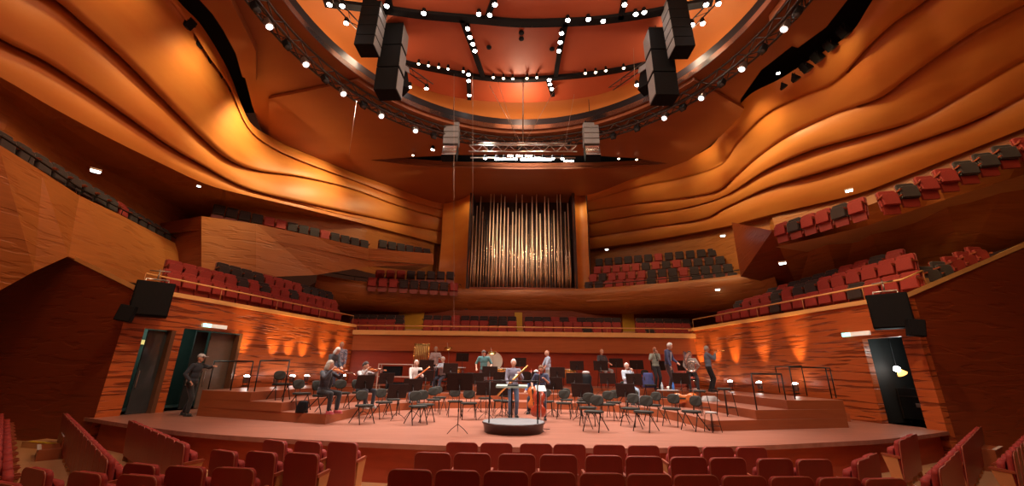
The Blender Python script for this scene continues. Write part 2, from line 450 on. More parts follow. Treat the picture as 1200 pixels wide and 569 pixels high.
# ================================================================== WAVY TIMBER WALLS
def azel(px, py):
    d = ray(px, py); h = math.hypot(d.x, d.y); return math.atan2(d.x, d.y), d.z/h
def wave(curves, ztop, zbot, name, nseg=110, sub=9, step=.40, belly=.30, amps=None):
    """shingled timber bands between crease curves. Top/bottom curve distances come from real heights,
       the ones between follow the leaning wall; each band swells and overhangs the next one below."""
    def dist_curve(c, zf):
        L = []
        for i, q in enumerate(c):
            z = zf[i] if isinstance(zf, (list, tuple)) else zf
            p = onz(q[0], q[1], z); a, e = azel(*q); L.append((a, math.hypot(p.x, p.y), e))
        return sorted(L)
    T = dist_curve(curves[0], ztop); B = dist_curve(curves[-1], zbot)
    def smoothc(c):
        pts = smooth_curve([Vector((q[0], q[1], 0)) for q in c], 8)
        L = sorted((azel(p.x, p.y)) for p in pts); return [l[0] for l in L], [l[1] for l in L]
    C = [smoothc(c) for c in curves]
    amin = max(min(c[0][0] for c in C), azel(-220, 100)[0]); amax = min(max(c[0][-1] for c in C), azel(1420, 120)[0])
    if sum(q[0] for q in curves[0])/len(curves[0]) > 600: amin = max(c[0][0] for c in C)
    else: amax = min(c[0][-1] for c in C)
    Ta, Td = [t[0] for t in T], [t[1] for t in T]; Ba, Bd = [t[0] for t in B], [t[1] for t in B]
    mb = MB(); n = len(C)-1
    G = []; AA = []
    if amps:
        for k in range(n-1):
            pts = sorted((azel(q[0], q[1])[0], v) for q, v in zip(curves[k+1], amps[k])); AA.append(([p[0] for p in pts], [p[1] for p in pts]))
    for j in range(nseg+1):
        a = amin + (amax-amin)*j/nseg
        # light smoothing of the plan distance
        dt = sum(interp(a+o, Ta, Td) for o in (-.06, -.03, 0, .03, .06))/5; db = sum(interp(a+o, Ba, Bd) for o in (-.06, -.03, 0, .03, .06))/5
        es = [interp(a, *c) for c in C]
        for k in range(1, n+1): es[k] = min(es[k], es[k-1]-.004)
        col = []
        for k in range(n):
            span = (es[k]-es[k+1])*dt
            am = 1 if amps is None or k+1 >= n else interp(a, AA[k][0], AA[k][1])
            st = min(step, span*.4)*am; be = min(belly, span*.25)*(.35+.65*am)
            for i in range(sub+1):
                s = i/sub
                e = es[k] + (es[k+1]-es[k])*s
                t = (e-es[-1])/(es[0]-es[-1])
                D = db + (dt-db)*t
                D -= st*s**1.5 + be*math.sin(PI*s)*.8
                if i == sub and k < n-1:
                    col.append((D, e))       # lip
                    D2 = db + (dt-db)*t + .12*am; col.append((D2, e*1.0-.0005)); continue
                if i == 0 and k > 0: D = db + (dt-db)*t + .06*am
                col.append((D, e))
        G.append([CAM + V(math.sin(a)*D, math.cos(a)*D, e*D) for D, e in col])
    mb.grid(G)
    o = struct(mb, name, W_WAVE)
    top = [g[0] for g in G]; bot = [g[-1] for g in G]
    return top, bot
R = [
 [(1060,-60),(1020,4),(995,40),(946,72),(913,93),(877,112),(850,145),(835,170),(800,188),(765,196),(725,210),(688,228)],
 [(1150,-60),(1085,0),(1050,25),(1020,52),(980,95),(940,112),(900,132),(866,165),(845,192),(800,208),(750,218),(688,236)],
 [(1260,-30),(1200,5),(1145,35),(1100,65),(1065,90),(1030,115),(985,130),(930,155),(890,182),(860,208),(840,224),(800,232),(750,238),(688,247)],
 [(1270,36),(1200,70),(1130,110),(1070,142),(1000,162),(950,176),(900,198),(850,229),(800,244),(750,251),(688,262)],
 [(1280,76),(1200,112),(1160,133),(1120,150),(1050,174),(950,205),(900,220),(850,243),(825,256),(765,266),(688,278)],
 [(1280,118),(1200,150),(1120,182),(1050,210),(1000,228),(900,252),(850,265),(770,280),(688,292)]]
L = [
 [(95,-150),(150,-70),(208,0),(234,27),(256,61),(271,90),(284,125),(300,150),(345,172),(380,185),(420,203),(460,215),(520,238)],
 [(40,-150),(110,-90),(180,-20),(215,20),(242,62),(268,100),(290,148),(315,170),(355,189),(420,213),(470,232),(520,246)],
 [(-60,-90),(0,-40),(65,0),(95,25),(140,65),(185,110),(230,155),(265,185),(300,199),(350,206),(410,220),(465,240),(520,256)],
 [(-60,5),(0,45),(50,70),(100,102),(150,137),(200,172),(240,195),(270,212),(300,224),(350,236),(425,252),(520,272)],
 [(-60,60),(0,90),(60,125),(125,160),(190,192),(235,213),(270,224),(350,243),(430,263),(520,287)]]
topR, botR = wave(R, ZC, [11.6,11.3,10.9,10.6,10.5,10.8,11.3,11.9,12.0], 'wall_wave_right', amps=[
  [.9,.9,1,.6,.1,.1,.15,.1,.0,.1,.1,.1], [.8,1,1,.9,.8,.7,.2,.2,.2,.3,.5,.5,.3,.2], [.1,.1,.2,.4,.9,1,1,.7,.5,.5,.3], [.2,.3,.5,.9,1,1,.9,.7,.6,.4,.3]])
topL, botL = wave(L, ZC, [10.2,10.2,10.2,10.2,10.3,10.4,10.6,10.8,11.3,11.9], 'wall_wave_left', amps=[
  [.1,.1,.1,.3,.8,1,1,.8,.8,.8,.4,.2], [1,1,1,1,1,1,1,.9,.6,.5,.5,.4,.3], [.8,1,1,1,1,1,.9,.7,.6,.5,.5,.3]])
topL = [p for p in topL]; topR = [p for p in topR]

# --- gallery back walls below the waves (behind the gallery seats)
def skirt(line, z, out, name, m, inset=0):
    rows = []
    for p in line:
        d = Vector((p.x, p.y, 0)).normalized()
        rows.append([p + d*.05 + V(0, 0, .3), p + d*out*.5 + V(0, 0, -.05), V(p.x, p.y, 0) + d*out + V(0, 0, z)])
    mb = MB(); mb.grid(rows); return struct(mb, name, m)
# --- gallery fronts: left fascia rising to the viewer, its fold and the terrace back
def facet(name, rows, m, smooth=False):
    mb = MB(); mb.grid(rows, smooth=smooth); return struct(mb, name, m)
GLt = [onz(q[0], q[1], 7.9) for q in ((-60, 140), (0, 170), (50, 201), (93, 229), (140, 251), (190, 277), (242, 303))]
GLb = [onx(q[0], q[1], x) for q, x in (((-60, 372), -15.6), ((0, 340), -15.2), ((40, 318), -14.9), ((80, 300), -14.95), ((150, 330), -15.0), ((200, 338), -15.6), ((262, 342), -16.4))]
facet('wall_left_gallery_front', [[a, a + (b-a)*.04 + V(.1, 0, 0)*0, b] for a, b in zip(GLt, GLb)], W_MID)
GRt = [onz(q[0], q[1], z) for q, z in (((1280, 148), 10.0), ((1200, 178), 9.4), ((1100, 211), 8.8), ((1010, 243), 8.3), ((960, 256), 8.1), ((905, 270), 8.1))]
GRb = [onx(q[0], q[1], x) for q, x in (((1280, 255), 20.5), ((1200, 285), 18.3), ((1130, 305), 16.4), ((1040, 325), 15.2), ((985, 333), 14.5), ((935, 338), 14.0))]
facet('wall_right_gallery_front', [[a, b] for a, b in zip(GRt, GRb)], W_MID)
# gallery floors
def gfloor(line, name, dz=-.75, w=3.6):
    rows = [[p + V(0, 0, dz), p + Vector((p.x, p.y*.25, 0)).normalized()*w + V(0, 0, dz)] for p in line]
    mb = MB(); mb.grid(rows, smooth=False); struct(mb, name, W_FLOOR)
gfloor(GLt, 'floor_left_gallery'); gfloor(GRt, 'floor_right_gallery')
# upper left box front (row of dark seats behind it)
CLt = [onz(q[0], q[1], 9.1) for q in ((236, 253), (300, 262), (370, 277), (432, 291), (508, 297))]
CLb = [p*1.0 for p in (ony(236, 322, CLt[0].y-.1), ony(300, 325, CLt[1].y-.1), ony(370, 322, CLt[2].y+.3), ony(432, 312, CLt[3].y+.3), ony(508, 310, CLt[4].y+.3))]
facet('wall_left_box_front', [[a, b] for a, b in zip(CLt, CLb)], W_MID)
CWe = [onz(232, 214, 10.6), onz(236, 258, 9.1), ony(240, 322, CLt[0].y-.1)]
mb = MB(); a = CLt[0]; d = Vector((-1, .35, 0)).normalized()
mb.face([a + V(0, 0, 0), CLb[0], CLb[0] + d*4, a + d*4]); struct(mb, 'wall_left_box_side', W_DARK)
gfloor(CLt, 'floor_left_box', -.7, 2.2)
def az(p): return math.atan2(p.x, p.y)
def D2(p): return math.hypot(p.x, p.y)
def rearwall(line, fronts, gap, zb, name, m):
    rows = []
    F_ = [(sorted((az(p), D2(p)) for p in fr), g, z) for fr, g, z in fronts]
    for p in line:
        a = az(p); D = D2(p); best = None
        for fr, g, z in F_:
            if fr[0][0]-.002 <= a <= fr[-1][0]+.002: best = (interp(a, [q[0] for q in fr], [q[1] for q in fr])+g, z); break
        if best is None: best = (D+gap, zb)
        Dn = max(D+.3, best[0]); u = V(math.sin(a), math.cos(a), 0)
        rows.append([u*D + V(0, 0, p.z+.25), u*(D*.5+Dn*.5) + V(0, 0, p.z+.1), u*Dn + V(0, 0, p.z+.1), u*Dn + V(0, 0, best[1])])
    mb = MB(); mb.grid(rows, smooth=False); return struct(mb, name, m)
rearwall(botL, [(GLt, 2.5, 6.9), (CLt, 2.3, 8.2)], .8, 6.6, 'wall_left_gallery', W_MID)
rearwall(botR, [(GRt, 2.6, 7.0)], .8, 6.6, 'wall_right_gallery', W_MID)
# shadowed turning wall on the right between gallery and choir block
q = [onz(857, 268, 10.2), onz(908, 276, 8.0)]
mb = MB(); a = GRt[-1]; b = GRb[-1]
e = ony(868, 324, a.y+4.5); f = Vector((e.x, e.y, 10.2))
mb.face([b, a, f, e]); struct(mb, 'wall_right_turning', W_DARK)

# --- organ niche and side wings
OY = 27.2
WL0 = topL[-1] if topL[-1].x > topL[0].x else topL[0]
WR0 = topR[0] if topR[0].x < topR[-1].x else topR[-1]
nl = ony(555, 222, OY); nr = ony(669, 219, OY)
for s, W0, nx, nm in ((-1, WL0, nl.x, 'wall_organ_left'), (1, WR0, nr.x, 'wall_organ_right')):
    rows = []
    for i in range(9):
        t = i/8; x = nx + (W0.x-nx)*t; y = OY-.3 + (max(W0.y, 27.6)-OY+.3)*t + .5*math.sin(PI*t)
        rows.append([V(x, y, z + (-.12*s*0)) + V(0, .25*math.sin(z*1.3+s), 0)*(.5) for z in (5.2, 6.2, 7.2, 8.2, 9.2, 10.2, 11.2, 12.2, 13.2, 14.0, ZC+.3)])
    mb = MB(); mb.grid(rows); struct(mb, nm, W_WAVE)
mb = MB()
mb.box(((nl.x+nr.x)/2, OY+2.0, 10.3), (nr.x-nl.x+1, .2, 9.6))
mb.box((nl.x-.1, OY+.9, 10.3), (.2, 2.4, 9.6)); mb.box((nr.x+.1, OY+.9, 10.3), (.2, 2.4, 9.6))
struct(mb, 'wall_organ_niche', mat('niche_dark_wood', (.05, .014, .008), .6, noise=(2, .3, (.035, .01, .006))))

# ================================================================== CEILING
RCX, RCY, RR = .1, 10.25, 8.8
def poly_holes(outer, holes, z, th, name, m):
    cu = bpy.data.curves.new(name, 'CURVE'); cu.dimensions = '2D'; cu.fill_mode = 'BOTH'; cu.extrude = th/2
    for P in [outer]+holes:
        sp = cu.splines.new('POLY'); sp.points.add(len(P)-1); sp.use_cyclic_u = True
        for i, p in enumerate(P): sp.points[i].co = (p[0], p[1], 0, 1)
    ob = bpy.data.objects.new(name+'_curve', cu); COL.objects.link(ob)
    dg = bpy.context.evaluated_depsgraph_get(); me = bpy.data.meshes.new_from_object(ob.evaluated_get(dg))
    bpy.data.objects.remove(ob); bpy.data.curves.remove(cu)
    for v in me.vertices: v.co.z += z + th/2
    me.materials.clear(); me.materials.append(m)
    o = bpy.data.objects.new(name, me); COL.objects.link(o); o['kind'] = 'structure'; return o
def circ(r, n=96, c=(RCX, RCY)): return [(c[0]+r*math.cos(2*PI*i/n), c[1]+r*math.sin(2*PI*i/n)) for i in range(n)]
cl = [onz(q[0], q[1], ZC) for q in ((222, -40), (234, 0), (253, 21), (266, 40), (279, 63), (287, 90), (296, 125), (304, 147))]
cr = [onz(q[0], q[1], ZC) for q in ((868, 116), (892, 82), (928, 54), (935, 56), (968, 32), (993, 0), (1020, -40))]
iL = [p for p in (topL if topL[0].x < topL[-1].x else topL[::-1]) if azel(304, 147)[0] < math.atan2(p.x, p.y)]
iR = [p for p in (topR if topR[0].x < topR[-1].x else topR[::-1]) if math.atan2(p.x, p.y) < azel(868, 116)[0]]
def outw(p): d = Vector((p.x, p.y, 0)).normalized(); return (p.x+d.x*.5, p.y+d.y*.5)
outer = [(-13.5, -9)] + [(cl[0].x, cl[0].y-2)] + [(p.x, p.y) for p in cl] + [outw(p) for p in iL] + [(nl.x-.5, 29.6), (nr.x+.5, 29.6)] + [outw(p) for p in iR] + [(p.x, p.y) for p in cr] + [(cr[-1].x, cr[-1].y-2), (13.5, -9)]
slot = [onz(q[0], q[1], ZC) for q in ((434, 184), (480, 181), (530, 178), (612, 178), (700, 179), (745, 182), (782, 188), (745, 192), (700, 194), (612, 195), (530, 193), (480, 190))]
slot = [(p.x, p.y) for p in slot]
poly_holes(outer, [circ(RR), slot], ZC, .25, 'ceiling', W_CEIL)
# lower rear layer of ceiling panels, its edge gives the visible step
a1 = onz(315, 116, ZC-.22); a2 = onz(428, 90, ZC-.22); b2 = onz(845, 112, ZC-.22); b1 = onz(872, 128, ZC-.22)
ang1 = math.atan2(a2.y-RCY, a2.x-RCX); ang2 = math.atan2(b2.y-RCY, b2.x-RCX)
arcp = [(RCX+(RR+.12)*math.cos(ang1+(ang2-ang1)*i/40), RCY+(RR+.12)*math.sin(ang1+(ang2-ang1)*i/40)) for i in range(41)]
iL2 = [p for p in iL if math.atan2(p.x, p.y) > math.atan2(a1.x, a1.y)+.01]; iR2 = [p for p in iR if math.atan2(p.x, p.y) < math.atan2(b1.x, b1.y)-.01]
ins = lambda p: (p.x+.1*p.x/20, p.y+.1*p.y/20)
outer2 = [(a1.x, a1.y)] + [ins(p) for p in iL2] + [(nl.x-.2, 27.4), (nr.x+.2, 27.4)] + [ins(p) for p in iR2] + [(b1.x, b1.y)] + arcp[::-1]
poly_holes(outer2, [[(s[0]*1.0, s[1]) for s in slot]], ZC-.2, .16, 'ceiling_rear_panel', W_CEIL)
# extra stepped panels on the right and left of the opening
for nm, Q in (('ceiling_panel_right', ((902, 25), (935, 55), (968, 32), (993, 0), (1025, -50), (960, -50))), ('ceiling_panel_left', ((246, 12), (262, 36), (276, 62), (284, 90), (300, 96), (300, 60), (270, 0), (240, -50), (215, -50)))):
    P = [onz(q[0], q[1], ZC-.3) for q in Q]
    mb = MB(); mb.prism([(p.x, p.y) for p in P], ZC-.3, ZC-.02); struct(mb, nm, W_CEIL, tri=True)
# black void boxes above the slots
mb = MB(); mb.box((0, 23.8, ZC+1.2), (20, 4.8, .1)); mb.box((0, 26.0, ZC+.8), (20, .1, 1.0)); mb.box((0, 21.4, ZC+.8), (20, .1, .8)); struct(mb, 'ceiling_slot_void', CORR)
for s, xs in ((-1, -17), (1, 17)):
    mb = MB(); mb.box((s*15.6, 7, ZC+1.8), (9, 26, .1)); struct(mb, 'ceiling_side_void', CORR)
# opening: dark lining, orange shell and red canopy above it
mb = MB(); mb.lathe([(RR, ZC-.02), (RR, ZC+.62), (RR+.1, ZC+.64)], (RCX, RCY, 0), 96, caps=False); struct(mb, 'ceiling_opening_lining', GREYBAND)
mb = MB(); mb.lathe([(RR+.1, ZC+.60), (RR+1.2, ZC+.8), (RR+1.8, ZC+1.4), (RR+1.8, ZC+3.0), (RR, ZC+4.0), (5.5, ZC+4.4), (.01, ZC+4.6)], (RCX, RCY, 0), 96, caps=False); struct(mb, 'ceiling_shell', ORA_CAN)
# ================================================================== AUDITORIUM SEATS
def rrect(w, h, r, n=5, cz=0):
    P = []
    for (sx, sz, a0) in ((1, 1, 0), (-1, 1, 90), (-1, -1, 180), (1, -1, 270)):
        for i in range(n+1):
            a = math.radians(a0 + 90*i/n); rr = r if sz > 0 else .015
            P.append((sx*(w/2-rr)+rr*math.cos(a), cz+sz*(h/2-rr)+rr*math.sin(a)))
    return P
def slab(mb, w, h, r, y0, y1, zc, tilt=0, mi=0, mf=None, bulge=0):
    """upright rounded slab between y0 and y1"""
    P = rrect(w, h, r); n = len(P)
    Rm = Matrix.Rotation(tilt, 3, 'X')
    A = [mb.bm.verts.new(Rm @ V(p[0], y0, p[1]) + V(0, 0, zc)) for p in P]
    B = [mb.bm.verts.new(Rm @ V(p[0], y1, p[1]) + V(0, 0, zc)) for p in P]
    B2 = [mb.bm.verts.new(Rm @ V(p[0]*.90, y1+bulge, p[1]*.92) + V(0, 0, zc)) for p in P]
    for i in range(n):
        j = (i+1) % n
        f = mb.bm.faces.new((A[i], A[j], B[j], B[i])); f.material_index = mi; f.smooth = True
        f = mb.bm.faces.new((B[i], B[j], B2[j], B2[i])); f.material_index = mi if mf is None else mf; f.smooth = True
    f = mb.bm.faces.new(A[::-1]); f.material_index = mi
    f = mb.bm.faces.new(B2); f.material_index = mi if mf is None else mf
def make_seat(fabric, near=True):
    root = empty('theatre_seat', (0, 0, 0), 0, 'seat', 'seat')
    # backrest: curved veneer shell behind an upholstered face, centre z .60
    mb = MB(); slab(mb, .565, .76, .075, -.035, -.012, .50, .10, 0); sh = mb.build('backrest_shell', SHELL, root)
    mb = MB(); slab(mb, .53, .60, .07, -.012, .045, .575, .10, 0, None, .02); bk = mb.build('backrest', fabric, root)
    if near:
        # pale edge band following the shell's outline
        P = rrect(.57, .765, .078); Rm = Matrix.Rotation(.10, 3, 'X')
        mb = MB(); mb.tube([Rm @ V(p[0], -.022, p[1]) + V(0, 0, .50) for p in P], .0075, 6, closed=True); mb.build('edge_band', EDGE, sh)
    mb = MB(); slab(mb, .48, .42, .06, .10, .19, .50, .12, 0, None, .01); mb.build('seat_cushion', fabric, root)
    for s in (-1, 1):
        mb = MB()
        mb.prism([(-.02, .60), (.10, .615), (.25, .63), (.28, .615), (.25, .585), (.12, .57), (-.02, .56)], -.020, .020, M=Matrix(((0, 0, 1), (1, 0, 0), (0, 1, 0))))
        o = mb.build('armrest', ARMR, root); o.location = (s*.285, 0, 0)
        if near:
            mb = MB()
            mb.prism([(.02, .0), (.20, .0), (.20, .30), (.26, .58), (.03, .56), (.02, .2)], -.014, .014, M=Matrix(((0, 0, 1), (1, 0, 0), (0, 1, 0))))
            o = mb.build('side_panel', ARMW if s > 0 else ARMW, root); o.location = (s*.285, 0, 0)
    if not near:
        mb = MB(); mb.box((0, .04, .16), (.46, .08, .32)); mb.build('pedestal', SHELL, root)
    return root
seat_near = make_seat(SEATR, True)
seat_red = make_seat(SEATR, False)
seat_blk = make_seat(SEATB, False)
CENTER = (0, 13.0)
nseats = 0
STUFFED = []
def put(proto, p, yaw, label, group, stuff=False):
    global nseats
    if stuff: STUFFED.append((proto, Vector(p), yaw)); return
    nseats += 1
    place(proto, p, yaw, label, group)

# --- foreground stalls, centre block (tops measured in the photograph, seats 0.885 m high on the flat floor)
TOPZ = .875
def row(pxs, y, name, grp, yawf=None, top=TOPZ):
    for i, px in enumerate(pxs):
        p = ony(px, 540, y); x = p.x
        # iterate so that the seat top (not an arbitrary height) lies on the pixel column
        for _ in range(4):
            d = Vector((x, y, top)) - CAM; sx = CX + F*d.dot(RT)/d.dot(FWD); x += (px-sx)*d.dot(FWD)/F
        put(seat_near, (x, y+.03, 0), (yawf(x, y) if yawf else .35*aim((x, y), (0, 16))),
            'red theatre seat, %s from the left in the %s' % (ORD[i], name), grp)
row([542, 582, 628, 667, 713, 753, 800, 840, 879], 7.95, 'centre row nearest the stage', 'stalls seats, centre row nearest the stage')
row([508, 554, 606, 654, 707, 753.5, 805.5, 851, 906, 952], 6.95, 'centre row second from the stage', 'stalls seats, centre second row')
row([482, 537, 593, 648, 705, 759.5, 814, 870, 925.5, 981, 1034], 5.80, 'centre row third from the stage', 'stalls seats, centre third row')
row([408, 478, 549, 620], 4.82, 'cut-off bottom row', 'stalls seats, cut-off row at the photo bottom')
# left angled blocks: (pixel of the backrest top centre)
def seats_px(L, name, grp, face=(0, 13), proto=None):
    for i, q in enumerate(L):
        p = onz(q[0], q[1], TOPZ)
        f = q[2] if len(q) > 2 else face
        put(proto or seat_near, (p.x, p.y, 0), aim((p.x, p.y), f), 'red theatre seat, %s from the left in the %s' % (ORD[i], name), grp)
seats_px([(325, 515.5), (364, 516.5), (404, 517.5)], 'left short row nearest the stage', 'left stalls, row nearest the stage', (-2, 13))
seats_px([(266, 527.5), (310, 529), (357, 530.5)], 'left row second from the stage', 'left stalls, second row', (-2, 13))
seats_px([(170, 543), (222, 546), (278, 547.5), (330, 549)][:3], 'left row third from the stage', 'left stalls, third row', (-3, 13))
seats_px([(49, 548.5), (108, 553), (168, 556)], 'fourth left row', 'left stalls, fourth row', (-3, 13))
seats_px([(10, 565)], 'bottom left corner', 'left stalls, corner seat', (-3, 13))
def siderow(a, b, n, face, name, grp, skip=()):
    yaw = aim((0, 0), face); k = 0
    for i in range(n):
        if i in skip: continue
        x = a[0] + (b[0]-a[0])*i/(n-1); y = a[1] + (b[1]-a[1])*i/(n-1)
        put(seat_near, (x, y, 0), yaw, 'red theatre seat, %s from the viewer in the %s' % (ORD[k], name), grp); k += 1
siderow((-5.75, 7.45), (-9.1, 10.1), 8, (.61, .79), 'left side row by the stage', 'left side block, row by the stage')
siderow((-5.35, 5.85), (-12.12, 11.35), 15, (.63, .78), 'left side second row', 'left side block, second row', (0,))
siderow((-6.35, 5.35), (-13.6, 11.1), 13, (.62, .78), 'left side row at the photo edge', 'left side block, row at the photo edge', (0,))
siderow((5.25, 7.05), (8.75, 10.05), 8, (-.61, .79), 'right side row by the stage', 'right side block, row by the stage', (2, 3, 4))
siderow((6.0, 6.6), (11.9, 11.65), 13, (-.63, .78), 'right side second row', 'right side block, second row', (4,))
siderow((8.6, 8.0), (12.6, 11.1), 8, (-.62, .78), 'right side row at the photo edge', 'right side block, row at the photo edge')

# --- gallery and balcony seats
random.seed(11)
def far_row(q0, q1, d0, d1, name, grp, pitch=.56, dark=.3, blk=None, face=None, adj='red', n=None, stuff=False, y=False):
    pf = ony if y else ondist
    p0 = pf(q0[0], q0[1], d0); p1 = pf(q1[0], q1[1], d1)
    if n is None: n = max(2, int(round((p1-p0).length/pitch))+1)
    out = []
    pd = p1-p0; fv = Vector((-pd.y, pd.x)); mid = (p0+p1)/2
    if fv.dot(Vector((0-mid.x, 8-mid.y))) < 0: fv = -fv
    for i in range(n):
        t = i/(n-1); p = p0 + (p1-p0)*t
        isb = (blk(i, n) if blk else random.random() < dark)
        put(seat_blk if isb else seat_red, (p.x, p.y, p.z-.88), aim((0, 0), fv),
            '%s seat, %s from left in the %s' % ('dark' if isb else 'red', ORD[i] if i < len(ORD) else 'a', name), grp, stuff)
        out.append(p)
    return out
def wallD(px, A, B):
    p, u = onwall(px, 350, A, B); return math.hypot(p.x, p.y)
TER = []
for k, (q0, q1, off, dk) in enumerate((((203, 316), (394, 362), 1.1, 0), ((205, 305), (390, 351), 2.0, .1), ((262, 308), (385, 341), 2.9, .7))):
    TER.append(far_row(q0, q1, wallD(q0[0], SL0, SL1)+off, wallD(q1[0], SL0, SL1)+off, '%s row of the left terrace' % ('front', 'middle', 'rear')[k],
            'left terrace seats, %s row' % ('front', 'middle', 'rear')[k], dark=dk))
TERR = []
for k, (q0, q1, off, dk) in enumerate((((845, 364), (1066, 318), 1.1, .08), ((866, 352), (1060, 298), 2.0, .12), ((905, 337), (1048, 293), 2.9, .6))):
    TERR.append(far_row(q0, q1, wallD(q0[0], SR0, SR1)+off, (wallD(min(q1[0], 1060), SR0, SR1)+off), '%s row of the right terrace' % ('front', 'middle', 'rear')[k],
            'right terrace seats, %s row' % ('front', 'middle', 'rear')[k], dark=dk))
# terrace steps under the rows
def steps_under(rows, name):
    for k, r in enumerate(rows):
        a, b = r[0], r[-1]; d = (b-a).normalized(); n = Vector((a.x, 0, 0)).normalized(); n = (n - d*n.dot(d)); n.z = 0; n.normalize()
        a = a - d*.3; b = b + d*.3; h = V(0, 0, .88)
        mb = MB(); A0, A1 = a-n*.45-h, b-n*.45-h; B0, B1 = a+n*(.5+1.4*(k == 2))-h, b+n*(.5+1.4*(k == 2))-h
        dn = V(0, 0, -.55 if k else -.3)
        mb.face([A0, A1, B1, B0]); mb.face([A0, A1, A1+dn, A0+dn]); mb.face([A0, B0, B0+dn, A0+dn]); mb.face([A1, B1, B1+dn, A1+dn])
        struct(mb, 'floor_terrace_%s' % name, W_FLOOR)
steps_under(TER, 'left'); steps_under(TERR, 'right')
# choir balcony: four blocks, three rows
CN = ['leftmost block', 'block left of centre', 'block right of centre', 'rightmost block']
for b, (xa, xb) in enumerate(((417, 469), (502, 600), (620, 722), (750, 803))):
    for k, (yy, D, dk) in enumerate(((381.5, 23.5, .05), (376, 24.4, .12), (370.5, 25.3, .75))):
        roll = lambda x: (x-610)*.0134
        far_row((xa, yy+roll(xa)), (xb, yy+roll(xb)), D, D, '%s choir balcony row, %s' % (('front', 'middle', 'rear')[k], CN[b]),
                'choir balcony seats, %s row, %s' % (('front', 'middle', 'rear')[k], CN[b]), dark=dk if b < 3 else dk+.2, stuff=k > 0, y=True)
# block right of the organ
def darkpatch(k):
    def f(i, n):
        t = i/(n-1)
        if t > .70: return True
        return random.random() < (.85, .35, .45, .4)[k] or (.4 < t < .5)
    return f
for k, (q0, q1, D) in enumerate((((702, 303), (834, 291), 29.3), ((700, 312), (843, 300), 28.5), ((695, 321), (852, 309), 27.7), ((690, 330), (858, 319), 26.9))):
    far_row(q0, q1, D, D, '%s row right of the organ' % ('top', 'upper', 'lower', 'front')[k], 'gallery seats right of the organ, %s row' % ('top', 'upper', 'lower', 'front')[k], blk=darkpatch(k), pitch=.66, stuff=k < 2)
    mb = MB(); a = ondist(q0[0]-4, q0[1], D+.45); b = ondist(q1[0]+4, q1[1], D+.45); h = V(0, 0, .9)
    c0 = ondist(q0[0]-4, q0[1], D-.4); c1 = ondist(q1[0]+4, q1[1], D-.4); c0.z = a.z; c1.z = b.z
    mb.face([a-h, b-h, c1-h, c0-h]); mb.face([c0-h, c1-h, c1-h-V(0, 0, .6), c0-h-V(0, 0, .6)]); struct(mb, 'floor_gallery_step', W_MID)
far_row((437, 325), (532, 331), 26.2, 26.2, 'front row left of the organ', 'gallery seats left of the organ, front row', pitch=.62, dark=.6)
far_row((446, 316), (528, 318), 27.2, 27.4, 'rear row left of the organ', 'gallery seats left of the organ, rear row', pitch=.66, dark=.55)
dC0 = math.hypot(CLt[0].x, CLt[0].y); dC3 = math.hypot(CLt[3].x, CLt[3].y)
far_row((258, 240), (427, 281), dC0+1.3, dC3+1.0, 'single row high on the left wall', 'upper left box seats', pitch=.60, dark=.8)
far_row((449, 281), (500, 291), dC3+1.3, dC3+2.0, 'short row between the left box and the organ', 'short upper left row', pitch=.62, dark=.9)
gd0 = math.hypot(GLt[1].x, GLt[1].y); gd1 = math.hypot(GLt[-1].x, GLt[-1].y)
far_row((6, 156), (232, 291), gd0+.95, gd1+.5, 'long row behind the left gallery rail', 'left gallery seats behind the rail', n=19, dark=.85, stuff=True)
far_row((915, 261), (1003, 233), 20.0, 18.4, 'lower short row of the right gallery', 'right gallery seats, short row', pitch=.62, dark=.6)
far_row((1037, 224), (1196, 161), 18.0, 20.5, 'long row of the right gallery', 'right gallery seats, long row', pitch=.62, dark=.65)
far_row((1084, 312), (1140, 289), wallD(1100, SR0, DR1)+1.5, wallD(1140, SR0, DR1)+1.9, 'short row above the right dark wall', 'short row above the right dark wall', dark=.7)
mb = MB(); order = [SEATR, SEATB, SHELL, ARMR]
for proto, p, yaw in STUFFED:
    T = Matrix.Translation(p) @ Matrix.Rotation(yaw, 4, 'Z')
    for ch in KID.get(proto) or kids(proto):
        me = ch.data.copy(); me.transform(T @ Matrix.Translation(ch.location))
        k0 = len(mb.bm.faces); mb.bm.from_mesh(me); mb.bm.faces.ensure_lookup_table()
        mi = order.index(ch.data.materials[0])
        for f in mb.bm.faces[k0:]: f.material_index = mi
        bpy.data.meshes.remove(me)
o = mb.build('distant_theatre_seats', order, recalc=False)
tag(o, 'small dark and red seats in the rear rows of choir balcony and upper galleries', 'seats', kind='stuff')
print('SEATS', nseats, len(STUFFED))
# ================================================================== ON THE STAGE
FOC = (0, 11.3)                  # conductor
